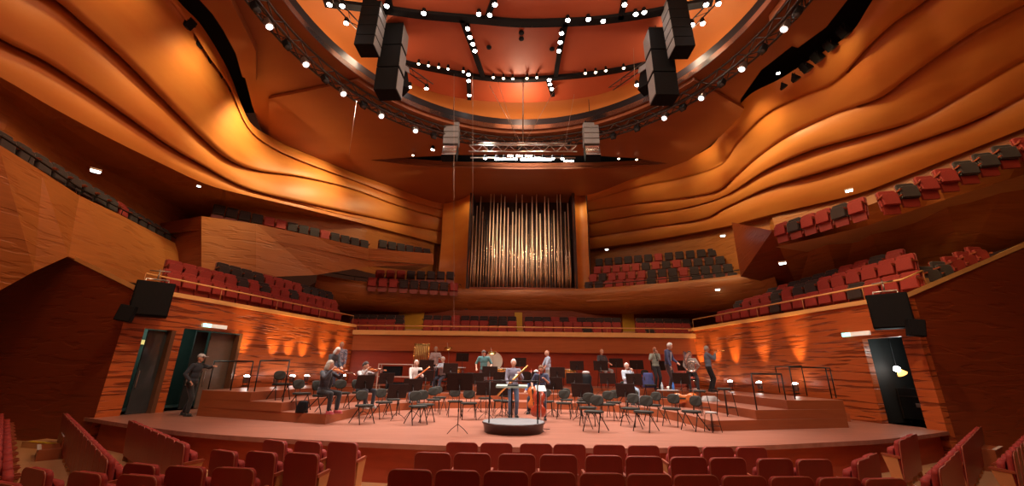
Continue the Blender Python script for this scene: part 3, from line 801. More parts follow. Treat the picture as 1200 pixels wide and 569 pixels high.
# ---- orchestra chair
def make_chair():
    r = empty('orchestra_chair', label='chair', cat='chair')
    mb = MB(); P = []
    for i in range(20):
        a = 2*PI*i/20; P.append((.245*math.copysign(abs(math.cos(a))**.75, math.cos(a)), .21*math.copysign(abs(math.sin(a))**.75, math.sin(a))))
    mb.prism(P, .435, .475); bmesh.ops.bevel(mb.bm, geom=[e for e in mb.bm.edges if abs(e.verts[0].co.z-.475) < .001 and abs(e.verts[1].co.z-.475) < .001], offset=.015, segments=2, affect='EDGES')
    mb.build('seat', PADG, r)
    mb = MB(); n = 20; Q = []
    for i in range(n):
        a = 2*PI*i/n; Q.append((.18*math.copysign(abs(math.cos(a))**.8, math.cos(a)),   .135*math.copysign(abs(math.sin(a))**.8, math.sin(a))))
    Rm = Matrix.Rotation(.14, 3, 'X')
    rows = []
    for yy, sc in ((-.018, .9), (-.012, 1), (.012, 1), (.018, .92)):
        rows.append([Rm @ V(q[0]*sc, yy - (q[0]**2)*-.9, q[1]*sc) + V(0, -.24, .70) for q in Q])
    for k in range(3): mb.grid([rows[k]+[rows[k][0]], rows[k+1]+[rows[k+1][0]]])
    bmesh.ops.remove_doubles(mb.bm, verts=mb.bm.verts[:], dist=.0003)
    mb.face(rows[0][::-1]); mb.face(rows[3]); mb.build('backrest', PADG, r)
    mb = MB()
    for s in (-1, 1): mb.tube([(s*.07, -.15, .43), (s*.07, -.22, .47), (s*.07, -.235, .62)], .009, 6)
    mb.build('back_stem', METAL, r)
    mb = MB(); mb.tube([(-.18, .12, .425), (.18, .12, .425), (.17, -.14, .425), (-.17, -.14, .425)], .011, 6, closed=True); mb.build('seat_frame', METAL, r)
    for sx in (-1, 1):
        mb = MB(); mb.tube([(sx*.18, .02, .43), (sx*.21, .22, .006)], .013, 6); mb.build('leg', METAL, r)
        mb = MB(); mb.tube([(sx*.17, .06, .43), (sx*.22, -.34, .006)], .013, 6); mb.build('leg', METAL, r)
    return r
chair = make_chair()
CH = [ # px, py of the seat front centre on the floor, yaw offset(deg), wording
 (425, 496, 0, 'leftmost of the front row left of the podium'),
 (448, 490, 8, 'second of the front left row, just behind a music stand'),
 (459, 485, -8, 'third on the left, tucked behind two others'),
 (488, 497, 0, 'in the front left group behind the big music stand'),
 (497, 494, 6, 'overlapping the one behind the big music stand'),
 (507, 485, -6, 'fifth along in the second left row'),
 (514, 481, 10, 'below the tubular bells in the second left row'),
 (549, 491, -5, 'directly right of the big front music stand pole'),
 (568, 482, 15, 'small and far, behind the podium left rail'),
 (586, 486, -10, 'just left of the conductor desk behind the podium'),
 (661, 490, 4, 'right of the cello, backrest turned to the hall'),
 (664, 484, 12, 'behind the one right of the cello'),
 (697, 505, -3, 'frontmost on the right side with back turned left'),
 (690, 498, 6, 'second frontmost on the right, overlapped by its neighbour'),
 (685, 489, -8, 'third back on the right behind two others'),
 (713, 492, 6, 'behind two folded stands right of centre'),
 (740, 499, -4, 'fourth from the right in the front right row'),
 (756, 505, 5, 'frontmost in the middle of the right side'),
 (767, 493, -10, 'partly hidden behind the front right ones'),
 (789, 499, 4, 'second from the right in the front right row'),
 (813, 504, -4, 'rightmost of the front right row at the riser corner')]
for px, py, dy, w in CH:
    p = onz(px, py, ZS)
    place(chair, (p.x, p.y, ZS), aim((p.x, p.y), (0, 8.0)) + math.radians(dy), 'grey padded black chair, %s' % w, 'orchestra chairs')
CH2 = [ # on the risers
 (327, 468, 1.20, 'alone on the second left riser by the railing'), (352, 470, 1.20, 'second on the left riser, beside the seated violinist'),
 (398, 479, .965, 'on the lowest left riser between two violinists'),
 (757, 460, 1.2, 'on the riser in front of the draped blue jacket'),
 (742, 478, .965, 'on the lowest riser behind the right front row'), (720, 479, .965, 'on the lowest riser right of the black case'),
 (595, 478, .965, 'on the lowest riser right behind the conductor desk'), (533, 478, .965, 'on the lowest riser behind the big front stand'),
 (640, 478, .965, 'on the lowest riser behind the cello')]
for px, py, z, w in CH2:
    p = onz(px, py, z)
    place(chair, (p.x, p.y, level(p.x, p.y)), aim((p.x, p.y), (0, 8.0)) + random.uniform(-.2, .2), 'grey padded black chair %s' % w, 'orchestra chairs')

# ---- stools
def make_stool(pad):
    r = empty('bass_stool', label='stool', cat='stool')
    mb = MB(); mb.lathe([(.17, .70), (.19, .715), (.19, .745), (.17, .765), (.0, .77)], seg=24); mb.build('seat', pad, r)
    for k in range(4):
        a = PI/4 + k*PI/2; c, s = math.cos(a), math.sin(a)
        mb = MB(); mb.tube([(c*.12, s*.12, .70), (c*.19, s*.19, .66), (c*.27, s*.27, .006)], .012, 6); mb.build('leg', METAL, r)
    mb = MB(); mb.lathe([(.225, .23), (.235, .235), (.225, .24)], seg=24, caps=False)
    mb.tube([(.23*math.cos(2*PI*i/20), .23*math.sin(2*PI*i/20), .235) for i in range(20)], .009, 6, closed=True); mb.build('foot_ring', METAL, r)
    return r
st = make_stool(PADG); stp = make_stool(PADL)
for proto, px, py, z, sc, w in ((st, 853, 487, .965, 1, 'tall round stool with grey pad standing alone on the right riser'), (st, 822, 476, 1.2, .9, 'round grey stool behind the lying double bass, right riser')):
    p = onz(px, py, z); place(proto, (p.x, p.y, level(p.x, p.y)), .3, w, 'round stools', (sc, sc, sc))
p = onz(836, 506, ZS); place(stp, (p.x, p.y, ZS), .3, 'low round stool with pale seat at the right riser corner', 'round stools', (.75, .75, .62))

# ---- music stands
def make_stand():
    r = empty('music_stand', label='music stand', cat='music stand')
    # desk: origin at its centre, broad face tilted back; local +y is the reader's side
    mb = MB(); Rm = Matrix.Rotation(.22, 3, 'X')
    mb.box((0, 0, 0), (.62, .012, .41), Rm, bev=.004)
    mb.box(Rm @ V(0, .035, -.20), (.62, .07, .010), Rm)
    d = mb.build('desk', DESK, r)
    mb = MB(); mb.box(Rm @ V(0, -.02, -.02), (.05, .03, .09), Rm); mb.tube([Rm @ V(0, -.03, -.05), V(0, -.05, -.16)], .012, 6); mb.build('tilt_clamp', METAL, d)
    mb = MB(); mb.tube([(0, -.05, .16), (0, -.05, 1.0)], .011, 8); mb.lathe([(.017, .45), (.017, .52)], (0, -.05, 0), 10); pole = mb.build('pole', METAL, r)
    for k in range(3):
        a = PI/2 + k*2*PI/3; mb = MB()
        mb.tube([(0, -.05, .20), (.17*math.cos(a), -.05+.17*math.sin(a), .10), (.27*math.cos(a), -.05+.27*math.sin(a), .008)], .008, 6); mb.build('leg', METAL, r)
    return r, d, pole
stand, sdesk, spole = make_stand()
nst = 0
def put_stand(px, py, y, label, face=None, z=None, turn=0, scale=1):
    """desk centre at pixel (px,py), standing y metres from the camera"""
    global nst
    p = ony(px, py, y); base = level(p.x, p.y) if z is None else z
    h = min(1.30, max(.62, p.z - base))
    root = place(stand, (p.x, p.y, base), (aim((p.x, p.y), (p.x*1.6, p.y+6)) if face is None else aim((0, 0), face)) + math.radians(turn), label, 'music stands')
    for c in [q for q in bpy.data.objects if q.parent is root] if nst == 0 else root.children:
        if c.name.startswith('desk'): c.location.z = h
        if c.name.startswith('pole'): c.scale.z = (h-.10)/1.0; c.location.z = .0
    nst += 1; return root
ST = [
 (539, 447, 10.2, 'large black music stand nearest the audience, left of the podium', 0),
 (428, 447, 13.0, 'tilted black music stand in front of the seated violinist in white', 28),
 (453, 443, 16.0, 'slanting black stand beside the percussion trolley', 18),
 (466, 458, 12.6, 'brown-looking tilted stand in the left string group', 24),
 (484, 451, 13.4, 'slanted stand right of the brown tilted one', 14),
 (500, 427, 18.0, 'upper of two stacked-looking stands below the bells', 0),
 (499, 440, 16.0, 'lower of two stacked-looking stands below the bells', 0),
 (528, 431, 17.6, 'black stand under the cluttered percussion table', -4),
 (542, 417, 20.4, 'small far stand left of the teal-shirted man', 0),
 (557, 443, 15.6, 'stand left behind the podium rail, second row', 0),
 (574, 435, 17.0, 'stand in front of the big bass drum', 0),
 (588, 442, 15.5, 'stand just left of the white-haired standing player', 0),
 (609, 424, 19.6, 'far stand right of the white-haired player', 0),
 (622, 442, 15.0, 'stand between the white-haired player and the cellist', 0),
 (570, 455, 13.2, 'stand seen through the podium rail at left', 4),
 (589, 455, 13.6, 'stand directly behind the conductor desk', 0),
 (653, 436, 17.2, 'dark stand below the man in light blue shirt', 0),
 (649, 449, 14.6, 'tilted stand right of the cello', -14),
 (676, 428, 19.0, 'upright stand against the red wall right of centre', 0),
 (673, 443, 16.0, 'stand left of the black instrument case', 0),
 (681, 457, 13.2, 'large tilted black stand in front of the black case', -16),
 (704, 428, 18.2, 'stand in front of the dark-shirted man at the back', 0),
 (712, 443, 16.4, 'stand below the dark-shirted man at the back', -6),
 (722, 425, 19.2, 'far stand right of the dark-shirted man', 0),
 (733, 457, 13.3, 'large tilted black stand in the right string group', -18),
 (743, 444, 15.8, 'stand before the seated man in pale blue', -14),
 (746, 427, 19.4, 'far stand right of the seated man in pale blue', 0),
 (771, 428, 18.8, 'stand before the standing man in pale green', 0),
 (802, 428, 17.6, 'stand before the player with the silver horn', -8),
 (798, 443, 16.2, 'stand right of the man in the navy blazer', -8)]
for px, py, y, w, t in ST: put_stand(px, py, y, w, turn=t)

# ---- podium with rail, conductor desk
pb = onz(600, 511, ZS); pc = V(pb.x+.02, pb.y+.76, ZS)
r = empty('conductor_podium', pc, 0, 'round low dark podium with grey top and thin black rail', 'podium')
mb = MB(); mb.lathe([(.70, 0), (.74, .19), (.765, .20), (.765, .225), (.745, .225)], seg=48); mb.build('podium_drum', mat('podium_drum_wood', (.06, .022, .016), .35, noise=(4, .3, (.04, .015, .011))), r)
mb = MB(); mb.lathe([(.745, .226), (.745, .234)], seg=48); mb.build('podium_top', mat('podium_carpet', (.20, .20, .21), .8, noise=(30, .3, (.16, .16, .17)), bump=(80, .2)), r)
for s in (-1, 1):
    mb = MB(); mb.tube([(s*.57, -.42, .23), (s*.57, -.42, 1.16)], .018, 8); mb.build('rail_post', METAL, r)
mb = MB(); mb.tube([(-.72, -.42, 1.15), (-.55, -.46, 1.17), (.55, -.46, 1.17), (.72, -.42, 1.15)], .016, 8); mb.build('rail', METAL, r)
p = ony(600, 452, pc.y+1.0)
r = empty('conductor_desk', (p.x, p.y, ZS), 0, 'wide conductor desk with a pale greenish top behind the podium', 'music stand')
h = p.z-ZS
mb = MB(); mb.box((0, 0, h), (.86, .46, .022), Matrix.Rotation(.12, 3, 'X'), bev=.005); mb.box((0, -.23, h-.02), (.86, .012, .05)); mb.build('desk', mat('desk_pale_green', (.34, .42, .37), .5, noise=(6, .3, (.28, .35, .31))), r)
mb = MB(); mb.tube([(0, 0, .02), (0, 0, h-.02)], .022, 10); mb.build('pole', METAL, r)
for k in range(4):
    a = PI/4+k*PI/2; mb = MB(); mb.tube([(0, 0, .06), (.3*math.cos(a), .3*math.sin(a), .012)], .013, 6); mb.build('leg', METAL, r)
mb = MB(); mb.box((0, 0, 0), (.30, .22, .02), Matrix.Rotation(.12, 3, 'X'), bev=.003); o = mb.build('open_score', BLACK, loc=(p.x+.03, p.y-.02, ZS+h+.026)); tag(o, 'dark score lying open on the conductor desk', 'score')
# ---- thin silver stand with white sheet right of the podium
p = onz(634, 504, ZS)
r = empty('sheet_stand', (p.x, p.y, ZS), .3, 'thin silver stand holding one white sheet, right of podium', 'music stand')
mb = MB(); mb.box((0, 0, .98), (.26, .02, .19), Matrix.Rotation(-.8, 3, 'X'), bev=.003); mb.build('white_sheet', PAPER, r)
mb = MB(); mb.tube([(0, 0, .03), (0, 0, .97)], .010, 8); mb.build('pole', ALU, r)
for k in range(3):
    a = .4+k*2.1; mb = MB(); mb.tube([(0, 0, .04), (.30*math.cos(a), .30*math.sin(a), .01)], .009, 6); mb.build('leg', METAL, r)

# ---- railings on the riser ends
def railing(pts, h, label, posts=None, lean=(0, 0)):
    r = empty('riser_railing', pts[0], 0, label, 'railing')
    o = Vector(pts[0]); P = [Vector(p)-o for p in pts]; up = V(lean[0], lean[1], h)
    mb = MB(); mb.tube([p+up for p in P], .022, 8); mb.build('top_rail', METAL, r)
    for p in P:
        mb = MB(); mb.tube([p + V(0, 0, 0), p+up], .018, 8); mb.build('post', METAL, r)
    return r
z3, z2, z1 = 1.44, 1.20, .965
railing([onz(244, 455.5, z3), onz(270, 457, z3), onz(290, 457.5, z3)], .86, 'black railing along the front of the top left riser')
railing([onz(296, 468.5, z2), onz(331, 470.5, z2)], 1.12, 'black railing on the second left riser beside the lone chair')
railing([onz(887, 480, z2), onz(923, 479, z2)], .93, 'lower black railing on the second right riser')
railing([onz(932, 467.5, z3), onz(975, 466.5, z3), onz(980, 466, z3)], .90, 'black railing on the front of the top right riser')
railing([onz(914, 460, z3), onz(946, 463.5, z3)], .98, 'rear black railing on the top right riser')
# ---- steps at the riser sides and stage ends
def box_thing(name, c, d, rz, m, label, cat):
    mb = MB(); mb.box((0, 0, d[2]/2), d, bev=.008); o = mb.build(name, m, loc=c, rz=rz); return tag(o, label, cat)
p = onz(1001, 493.5, ZS); box_thing('side_step', (p.x-.35, p.y+.2, ZS), (.5, .45, .24), -.2, W_RISE, 'small wooden step beside the right riser end', 'step')
p = onz(232, 481, ZS); box_thing('side_step', (p.x+.45, p.y+.5, ZS), (.5, .45, .24), .2, W_RISE, 'small wooden step behind the left riser end', 'step')
for s, x, y, yaw, w in ((-1, -11.40, 10.42, -.70, 'left'), (1, 11.75, 10.82, .62, 'right')):
    r = empty('stage_steps', (x, y, 0), yaw, 'two wooden steps with pale edges at the %s end of the stage' % w, 'steps')
    for k in range(2):
        mb = MB(); mb.box((0, .35*k+.1, .12+.12*k+.0), (.98, .42, .24*(k+1)-.0), bev=.006); o = mb.build('tread', W_RISE, r)
        mb = MB(); mb.box((0, .35*k-.10, .24*(k+1)+.006), (.96, .07, .012)); mb.build('pale_edge', SILL, o)
for s, xa, xb, ya, w in ((-1, (36, 517), (68, 519.5), 0, 'left'), (1, (1164, 534.5), (1187, 532), 0, 'right')):
    a = onz(*xa, .16); b = onz(*xb, .16)
    if s > 0: b = a + (b-a)*1.2
    r = empty('exit_step', ((a.x+b.x)/2, (a.y+b.y)/2+(.25 if s < 0 else -.15), 0), math.atan2(b.y-a.y, b.x-a.x), 'low wooden exit step with a yellow edge by the %s dark wall' % w, 'step')
    L = (b-a).length
    mb = MB(); mb.box((0, 0, .075), (L+.5, .5, .15), bev=.005); mb.build('tread', W_FLOOR, r)
    mb = MB(); mb.box((0, -.22, .157), (L, .07, .014)); mb.build('yellow_edge', YELSTR, r)

# ---- uplights standing along the side walls
def make_uplight():
    r = empty('floor_spotlight', label='x', cat='spotlight')
    mb = MB(); mb.lathe([(.10, 0), (.11, .02), (.05, .03), (.0, .03)], seg=16); mb.build('base', METAL, r)
    mb = MB(); mb.tube([(-.10, 0, .03), (-.115, 0, .20)], .010, 6); mb.tube([(.10, 0, .03), (.115, 0, .20)], .010, 6); mb.tube([(-.10, 0, .03), (.10, 0, .03)], .010, 6); mb.build('yoke', METAL, r)
    T = Matrix.Rotation(.10, 3, 'X')
    mb = MB(); mb.lathe([(.045, -.11), (.085, -.09), (.095, .07), (.10, .10)], (0, 0, .21), 20, M=T, caps=False); mb.lathe([(.0, -.111), (.045, -.11)], (0, 0, .21), 20, M=T, caps=False); mb.build('housing', ALU, r)
    mb = MB(); mb.ball(T @ V(0, 0, .10) + V(0, 0, .21), (.088, .088, .05), 14, M=T); mb.build('lens', LAMP, r)
    return r
upl = make_uplight()
UPL = []
for (px, py, z, side, w) in ((275, 450, z3, -1, 'glowing floor spotlight at the left wall near the open door'), (312, 446, z3, -1, 'glowing floor spotlight behind the lone chair'), (331, 446, z3, -1, 'floor spotlight right of the lone chair at the left wall'), (372, 449, z3, -1, 'floor spotlight behind the bending white-haired person'),
      (348, 447, z3, -1, 'floor spotlight lighting the left wall behind the violinist'), (392, 450, z3, -1, 'floor spotlight in the left rear corner'),
      (868, 456, z3, 1, 'glowing floor spotlight left of the right railings'), (903, 458, z3, 1, 'glowing floor spotlight behind the lower right railing'),
      (846, 454, z3, 1, 'floor spotlight right of the trumpet player at the right wall'), (947, 462, z3, 1, 'glowing floor spotlight at the rightmost railing'), (826, 452, z3, 1, 'floor spotlight hidden behind the trumpet player'), (808, 450, z3, 1, 'floor spotlight in the right rear corner')):
    p = onz(px, py, z)
    q, u = onwall(px, py, *((SL0, SL1) if side < 0 else (SR0, SR1)))
    # keep it on the riser, about half a metre from the wall
    dq = Vector((q.x, q.y)); pp = Vector((p.x, p.y))
    nn = Vector((-side, 0)); pp = Vector((q.x, q.y)) + Vector((-side*.42, -.03))
    ok = level(pp.x, pp.y)
    yaw = aim((0, 0), (side, 0))
    place(upl, (pp.x, pp.y, z3), yaw, w, 'floor spotlights along the side walls', (1.15, 1.15, 1.15)); UPL.append((pp.x, pp.y, side))

# ---- percussion and instruments at the back
def at_level(px, y, z): 
    p = ony(px, 440, y)
    x = p.x
    for _ in range(4):
        d = Vector((x, y, z)) - CAM; sx = CX + F*d.dot(RT)/d.dot(FWD); x += (px-sx)*d.dot(FWD)/F
    return V(x, y, z)
# tubular bells
c = at_level(491, 20.3, z3); topz = ony(491, 402, 20.3).z
r = empty('tubular_bells', c, 0, 'golden tubular bells hanging in a frame at the back left', 'tubular bells')
H = topz-z3
for s in (-1, 1):
    mb = MB(); mb.tube([(s*.36, 0, .05), (s*.36, 0, H-.02)], .018, 8); mb.box((s*.36, 0, .03), (.06, .5, .05)); mb.build('frame_post', BRASS, r)
mb = MB(); mb.box((0, -.03, H-.04), (.78, .03, .05), bev=.006); mb.box((0, .05, H-.08), (.78, .03, .05), bev=.006); mb.build('top_bar', BRASS, r)
for i in range(9):
    x = -.28+.07*i; mb = MB(); mb.tube([(x, -.03, H-.02), (x, -.03, .55-.02*i*0+.03*i)], .021, 10); mb.build('bell_tube', GOLDT, r)
# bass drum on stand, back centre
c = at_level(578, 20.0, z3)
r = empty('bass_drum', c, 0, 'large bass drum with pale skin behind the music stands', 'drum')
zc = ony(578, 423, 20.0).z - z3; T = Matrix.Rotation(PI/2, 3, 'X')
mb = MB(); mb.lathe([(.43, -.22), (.45, -.20), (.45, .20), (.43, .22)], (0, 0, zc), 40, M=T, caps=False); mb.build('drum_shell', VARND, r)
for s in (-1, 1):
    mb = MB(); mb.lathe([(.0, s*.215), (.43, s*.215)], (0, 0, zc), 40, M=T, caps=False); mb.build('drum_head', mat('drum_skin', (.62, .56, .48), .6, noise=(3, .3, (.52, .46, .39))), r)
    mb = MB(); mb.tube([(s*.42, -.25, .02), (s*.46, 0, zc), (s*.42, .25, .02)], .015, 6); mb.build('stand_leg', METAL, r)
# timpani: three kettles
for i, (px, y, w) in enumerate(((531, 19.2, 'copper timpani kettle behind the percussion table'), (586, 19.6, 'timpani kettle just right of the bass drum'), (668, 20.2, 'timpani kettle by the red wall right of centre'))):
    c = at_level(px, y, z3)
    r = empty('timpani', c, .3*i, w, 'drum', 'timpani')
    mb = MB(); mb.lathe([(.0, .28), (.18, .32), (.29, .48), (.33, .70), (.34, .80)], seg=32); mb.build('kettle', BRASS, r)
    mb = MB(); mb.lathe([(.0, .815), (.325, .812), (.345, .80), (.35, .78)], seg=32); mb.build('drum_head', mat('drum_skin', (.62, .56, .48), .6), r)
    for k in range(3):
        a = k*2.1; mb = MB(); mb.tube([(.30*math.cos(a), .30*math.sin(a), .62), (.33*math.cos(a), .33*math.sin(a), .02)], .014, 6); mb.build('leg', METAL, r)
# percussion table with small things
c = at_level(526, 18.6, z3)
r = empty('percussion_table', c, 0, 'long table covered with percussion behind the left string group', 'table')
mb = MB(); mb.box((0, 0, .80), (1.35, .55, .03), bev=.005); mb.build('table_top', PADL, r)
for sx in (-1, 1):
    for sy in (-1, 1): mb = MB(); mb.tube([(sx*.6, sy*.22, .79), (sx*.62, sy*.24, .01)], .014, 6); mb.build('leg', METAL, r)
# percussion trolley (left back, black rack with pale frame)
c = at_level(462, 17.8, 1.20); c.z = level(c.x, c.y)
r = empty('equipment_trolley', c, .1, 'open rack trolley with pale frame and black equipment, left rear', 'trolley')
h = ony(462, 426, 17.8).z - c.z
for sx in (-1, 1):
    for sy in (-1, 1): mb = MB(); mb.box((sx*.70, sy*.25, h/2), (.035, .035, h)); mb.build('frame_post', SILL, r)
for zz in (.12, h*.55, h-.02): mb = MB(); mb.box((0, 0, zz), (1.42, .52, .03)); mb.build('shelf', SILL, r)
mb = MB(); mb.box((-.15, 0, h*.75), (.75, .42, h*.34), bev=.02); o = mb.build('equipment_box', CASE, loc=c + V(0, 0, 0), rz=.1); tag(o, 'black equipment box on the upper shelf of the rack trolley', 'box')
mb = MB(); mb.box((.1, 0, .12+.16), (.9, .42, .26), bev=.02); o = mb.build('equipment_box', CASE, loc=c + V(0, 0, 0), rz=.1); tag(o, 'black equipment box on the lower shelf of the rack trolley', 'box')
# upright piano-like black cabinet far left back (dark low rack)
# suspended cymbal stands
for px, y, ptop, w in ((524, 20.0, 401, 'tall thin cymbal stand behind the percussion table'), (577, 19.0, 407, 'thin boom stand in front of the bass drum')):
    c = at_level(px, y, z3); tz = ony(px, ptop, y).z - z3
    r = empty('cymbal_stand', c, 0, w, 'cymbal stand')
    mb = MB(); mb.tube([(0, 0, .12), (0, 0, tz*.7), (-.12, 0, tz)], .010, 6); mb.build('pole', ALU, r)
    mb = MB(); mb.lathe([(.0, .03), (.05, .02), (.20, .0), (.20, -.003), (.0, .02)], (-.06, 0, tz*.86), 24, M=Matrix.Rotation(.5, 3, 'X')); mb.build('cymbal', BRASS, r)
    for k in range(3): a = k*2.1; mb = MB(); mb.tube([(0, 0, .3), (.25*math.cos(a), .25*math.sin(a), .01)], .008, 6); mb.build('leg', METAL, r)

# ---- string instruments
def body_outline(L, W, n=28):
    """half outline from tail to neck for the violin family, length L, lower bout width W"""
    K = [(0, 0), (.02, .30), (.08, .43), (.18, .50), (.30, .47), (.38, .36), (.43, .30), (.50, .295), (.57, .30), (.62, .35), (.70, .40), (.80, .405), (.90, .33), (.97, .17), (1, .06)]
    pts = smooth_curve([V(a*L, b*W, 0) for a, b in K], 3)
    return [(p.y, p.x) for p in pts]
def violin_family(name, L, W, D, neck, endpin=0, wood=VARN):
    """+z along the neck, face (strings) towards -y, origin at the tail"""
    r = empty(name, label='x', cat='violin')
    half = body_outline(L, W); P = half + [(-x, z) for x, z in half[::-1]][1:-1]
    mb = MB(); A = [V(x, -D/2, z) for x, z in P]; B = [V(x, D/2, z) for x, z in P]
    va = [mb.bm.verts.new(p) for p in A]; vb = [mb.bm.verts.new(p) for p in B]; n = len(P)
    for i in range(n): mb.bm.faces.new((va[i], va[(i+1) % n], vb[(i+1) % n], vb[i]))
    for vs, yy in ((va, -D*.72), (vb, D*.72)):
        ce = [mb.bm.verts.new((v.co.x*.55, yy, L*.5+(v.co.z-L*.5)*.6)) for v in vs]
        for i in range(n): f = mb.bm.faces.new((vs[i], vs[(i+1) % n], ce[(i+1) % n], ce[i])); f.smooth = True
        mb.bm.faces.new(ce)
    mb.build('body', wood, r, tri=True)
    mb = MB(); mb.box((0, -D*.80, L+neck*.40), (W*.10, D*.22, neck*.95)); mb.box((0, -D*.92, L*.72), (W*.12, D*.18, L*.52)); mb.build('fingerboard', EBONY, r)
    mb = MB(); mb.tube([(0, -D*.5, L*.98), (0, -D*.62, L+neck*.8), (0, -D*.55, L+neck), (0, D*.1, L+neck*1.08), (0, -D*.1, L+neck*1.16), (0, -D*.6, L+neck*1.10)], W*.055, 8)
    for s in (-1, 1):
        for k in range(2): mb.tube([(0, -D*.55, L+neck*(1.0-.05*k)), (s*W*.20, -D*.55, L+neck*(1.0-.05*k))], W*.018, 6)
    mb.build('neck_scroll', wood, r)
    mb = MB(); mb.box((0, -D*.98, L*.42), (W*.22, D*.08, L*.015)); mb.box((0, -D*.9, L*.42), (W*.20, D*.3, L*.012)); mb.build('bridge', ARMW, r)
    mb = MB(); mb.box((0, -D*.85, L*.17), (W*.11, D*.10, L*.26)); mb.build('tailpiece', EBONY, r)
    if endpin: mb = MB(); mb.tube([(0, 0, 0), (0, 0, -endpin)], W*.014, 6); mb.build('endpin', METAL, r)
    return r
def orient(o, origin, zdir, facedir):
    z = Vector(zdir).normalized(); y = -(Vector(facedir)); y = (y - z*y.dot(z)).normalized(); x = y.cross(z)
    M = Matrix((x, y, z)).transposed().to_4x4(); M.translation = Vector(origin); o.matrix_world = M
cello = violin_family('cello', .76, .45, .13, .50, .10, VARND)
e = onz(631, 494, ZS); orient(cello, V(e.x, e.y, ZS+.125), (.06, .22, 1), (-.35, -1, .15)); tag(cello, 'reddish cello standing upright just right of the podium', 'cello')
CELLO = V(e.x, e.y, ZS)
b1 = violin_family('double_bass', .88, .46, .15, .60, .10, VARN)
c = at_level(806, 15.2, 1.20); c.z = level(c.x, c.y)
orient(b1, c + V(.42, .15, .26), (-.95, .30, .03), (-.1, -1, .2)); tag(b1, 'orange double bass lying on its side on the right riser', 'double bass')
# ================================================================== HANGING FROM THE CEILING
# ---- red canopy inside the opening, its dark tracks and lamps
CZ = 16.9
can = [onz(q[0], q[1], CZ) for q in ((612, 119), (545, 116), (500, 104), (700, 112), (745, 94))]
far_r = max(math.hypot(p.x-RCX, p.y-RCY) for p in can)
CR = min(far_r, 10.5)
# canopy outline: far arc through the surveyed edge
def fitc(P):
    # least squares circle, centre on the hall axis
    best = None
    for i in range(-60, 160):
        yc = 6 + i*.05; ds = [math.hypot(p.x-RCX, p.y-yc) for p in P]; m = sum(ds)/len(ds); e = sum((d-m)**2 for d in ds)
        if best is None or e < best[0]: best = (e, yc, m)
    return best[1], best[2]
YC, CR = fitc(can)
print('canopy', YC, CR)
r = empty('ceiling_canopy', (RCX, YC, CZ), 0, 'large round red-orange acoustic canopy inside the ceiling opening', 'canopy')
T1 = [(380, 3), (420, 8), (462, 13), (500, 18), (560, 23), (610, 27), (665, 26), (710, 23), (760, 16), (800, 8), (835, 2)]
T2 = [(452, 66), (480, 75), (540, 87), (575, 92), (610, 93.5), (650, 91), (700, 86), (745, 78), (768, 72)]
def cpt(q, dz=0): p = onz(q[0], q[1], CZ+dz); return p - V(RCX, YC, CZ)
mb = MB(); prof = []
N = 72
ring = lambda rr, z: [V(rr*math.cos(2*PI*i/N), rr*math.sin(2*PI*i/N), z) for i in range(N+1)]
E_ = [cpt(q) for q in ((436, -30), (443, 10), (453, 55), (470, 88), (500, 105), (545, 116), (612, 120), (680, 115), (722, 104), (752, 86), (770, 60), (782, 20), (790, -30))]
E_ = [V(E_[0].x, E_[0].y-4, 0)] + E_ + [V(E_[-1].x, E_[-1].y-4, 0), V(3, E_[-1].y-6, 0), V(-3, E_[-1].y-6, 0)]
E_ = smooth_curve(E_ + [E_[0]], 4)[:-1]
mb.prism([(p.x, p.y) for p in E_], 0, .14)
mb.build('canopy_panels', RED_CAN, r, tri=True)
def track(Q, nm, w=.22, zz=-.14):
    P = smooth_curve([cpt(q, -.1) for q in Q], 4)
    mb = MB()
    for a, b in zip(P, P[1:]): mb.bar(a, b, w, .16)
    return mb.build(nm, BLACK, r)
track(T1, 'lighting_track', .34); track(T2, 'lighting_track', .26)
for Q in ([(541, 22), (556, 62), (566, 90)], [(663, 27), (656, 60), (651, 90)], [(571, 20), (580, -5), (586, -30)], [(549, 88), (550, 116)], [(642, 92), (648, 112)], [(727, 22), (733, -5), (740, -40)], [(458, 12), (452, -20)]):
    track(Q, 'lighting_track', .22)
def make_lamp(emat, rad=.09):
    o_ = empty('ceiling_lamp', label='x', cat='lamp')
    mb = MB(); mb.lathe([(.0, .24), (rad*.8, .24), (rad*.95, .05), (rad*1.05, .0)], seg=16, caps=False); mb.tube([(0, 0, .23), (0, 0, .34)], .015, 6); mb.build('housing', BLACK, o_)
    mb = MB(); mb.ball((0, 0, .02), (rad*.92, rad*.92, .06), 14); mb.build('lens', emat, o_)
    return o_
lampA = make_lamp(LAMP, .105); lampB = make_lamp(LAMPW, .075)
def lamps(Q, proto, z, nm, grp):
    Q = sorted(Q)
    for i, q in enumerate(Q):
        p = onz(q[0], q[1], z)
        place(proto, p, 0, 'small bright %s, %s from the left' % (nm, ORD[i]) if len(Q) > 1 else 'small bright %s' % nm, grp)
zl = CZ-.30
lamps([(496.5, 16), (561, 17), (574, 18), (453, 7.5), (665.5, 24), (689.5, 23), (707, 25), (745, 17), (755, 15)], lampA, zl, 'lamp on the upper canopy track', 'lamps on the upper canopy track')
lamps([(548, 34), (550.7, 44), (554, 52), (556.5, 60)], lampA, zl, 'lamp on the left cross track', 'lamps on the left cross track')
lamps([(658, 39.5), (656.5, 50), (655, 60)], lampA, zl, 'lamp on the right cross track', 'lamps on the right cross track')
lamps([(549, 87.5), (549.3, 95), (550, 112)], lampA, zl, 'lamp on the short lower left track', 'lamps on the short lower left track')
lamps([(643.5, 94), (644.5, 99), (646.5, 104.5)], lampA, zl, 'lamp on the short lower right track', 'lamps on the short lower right track')
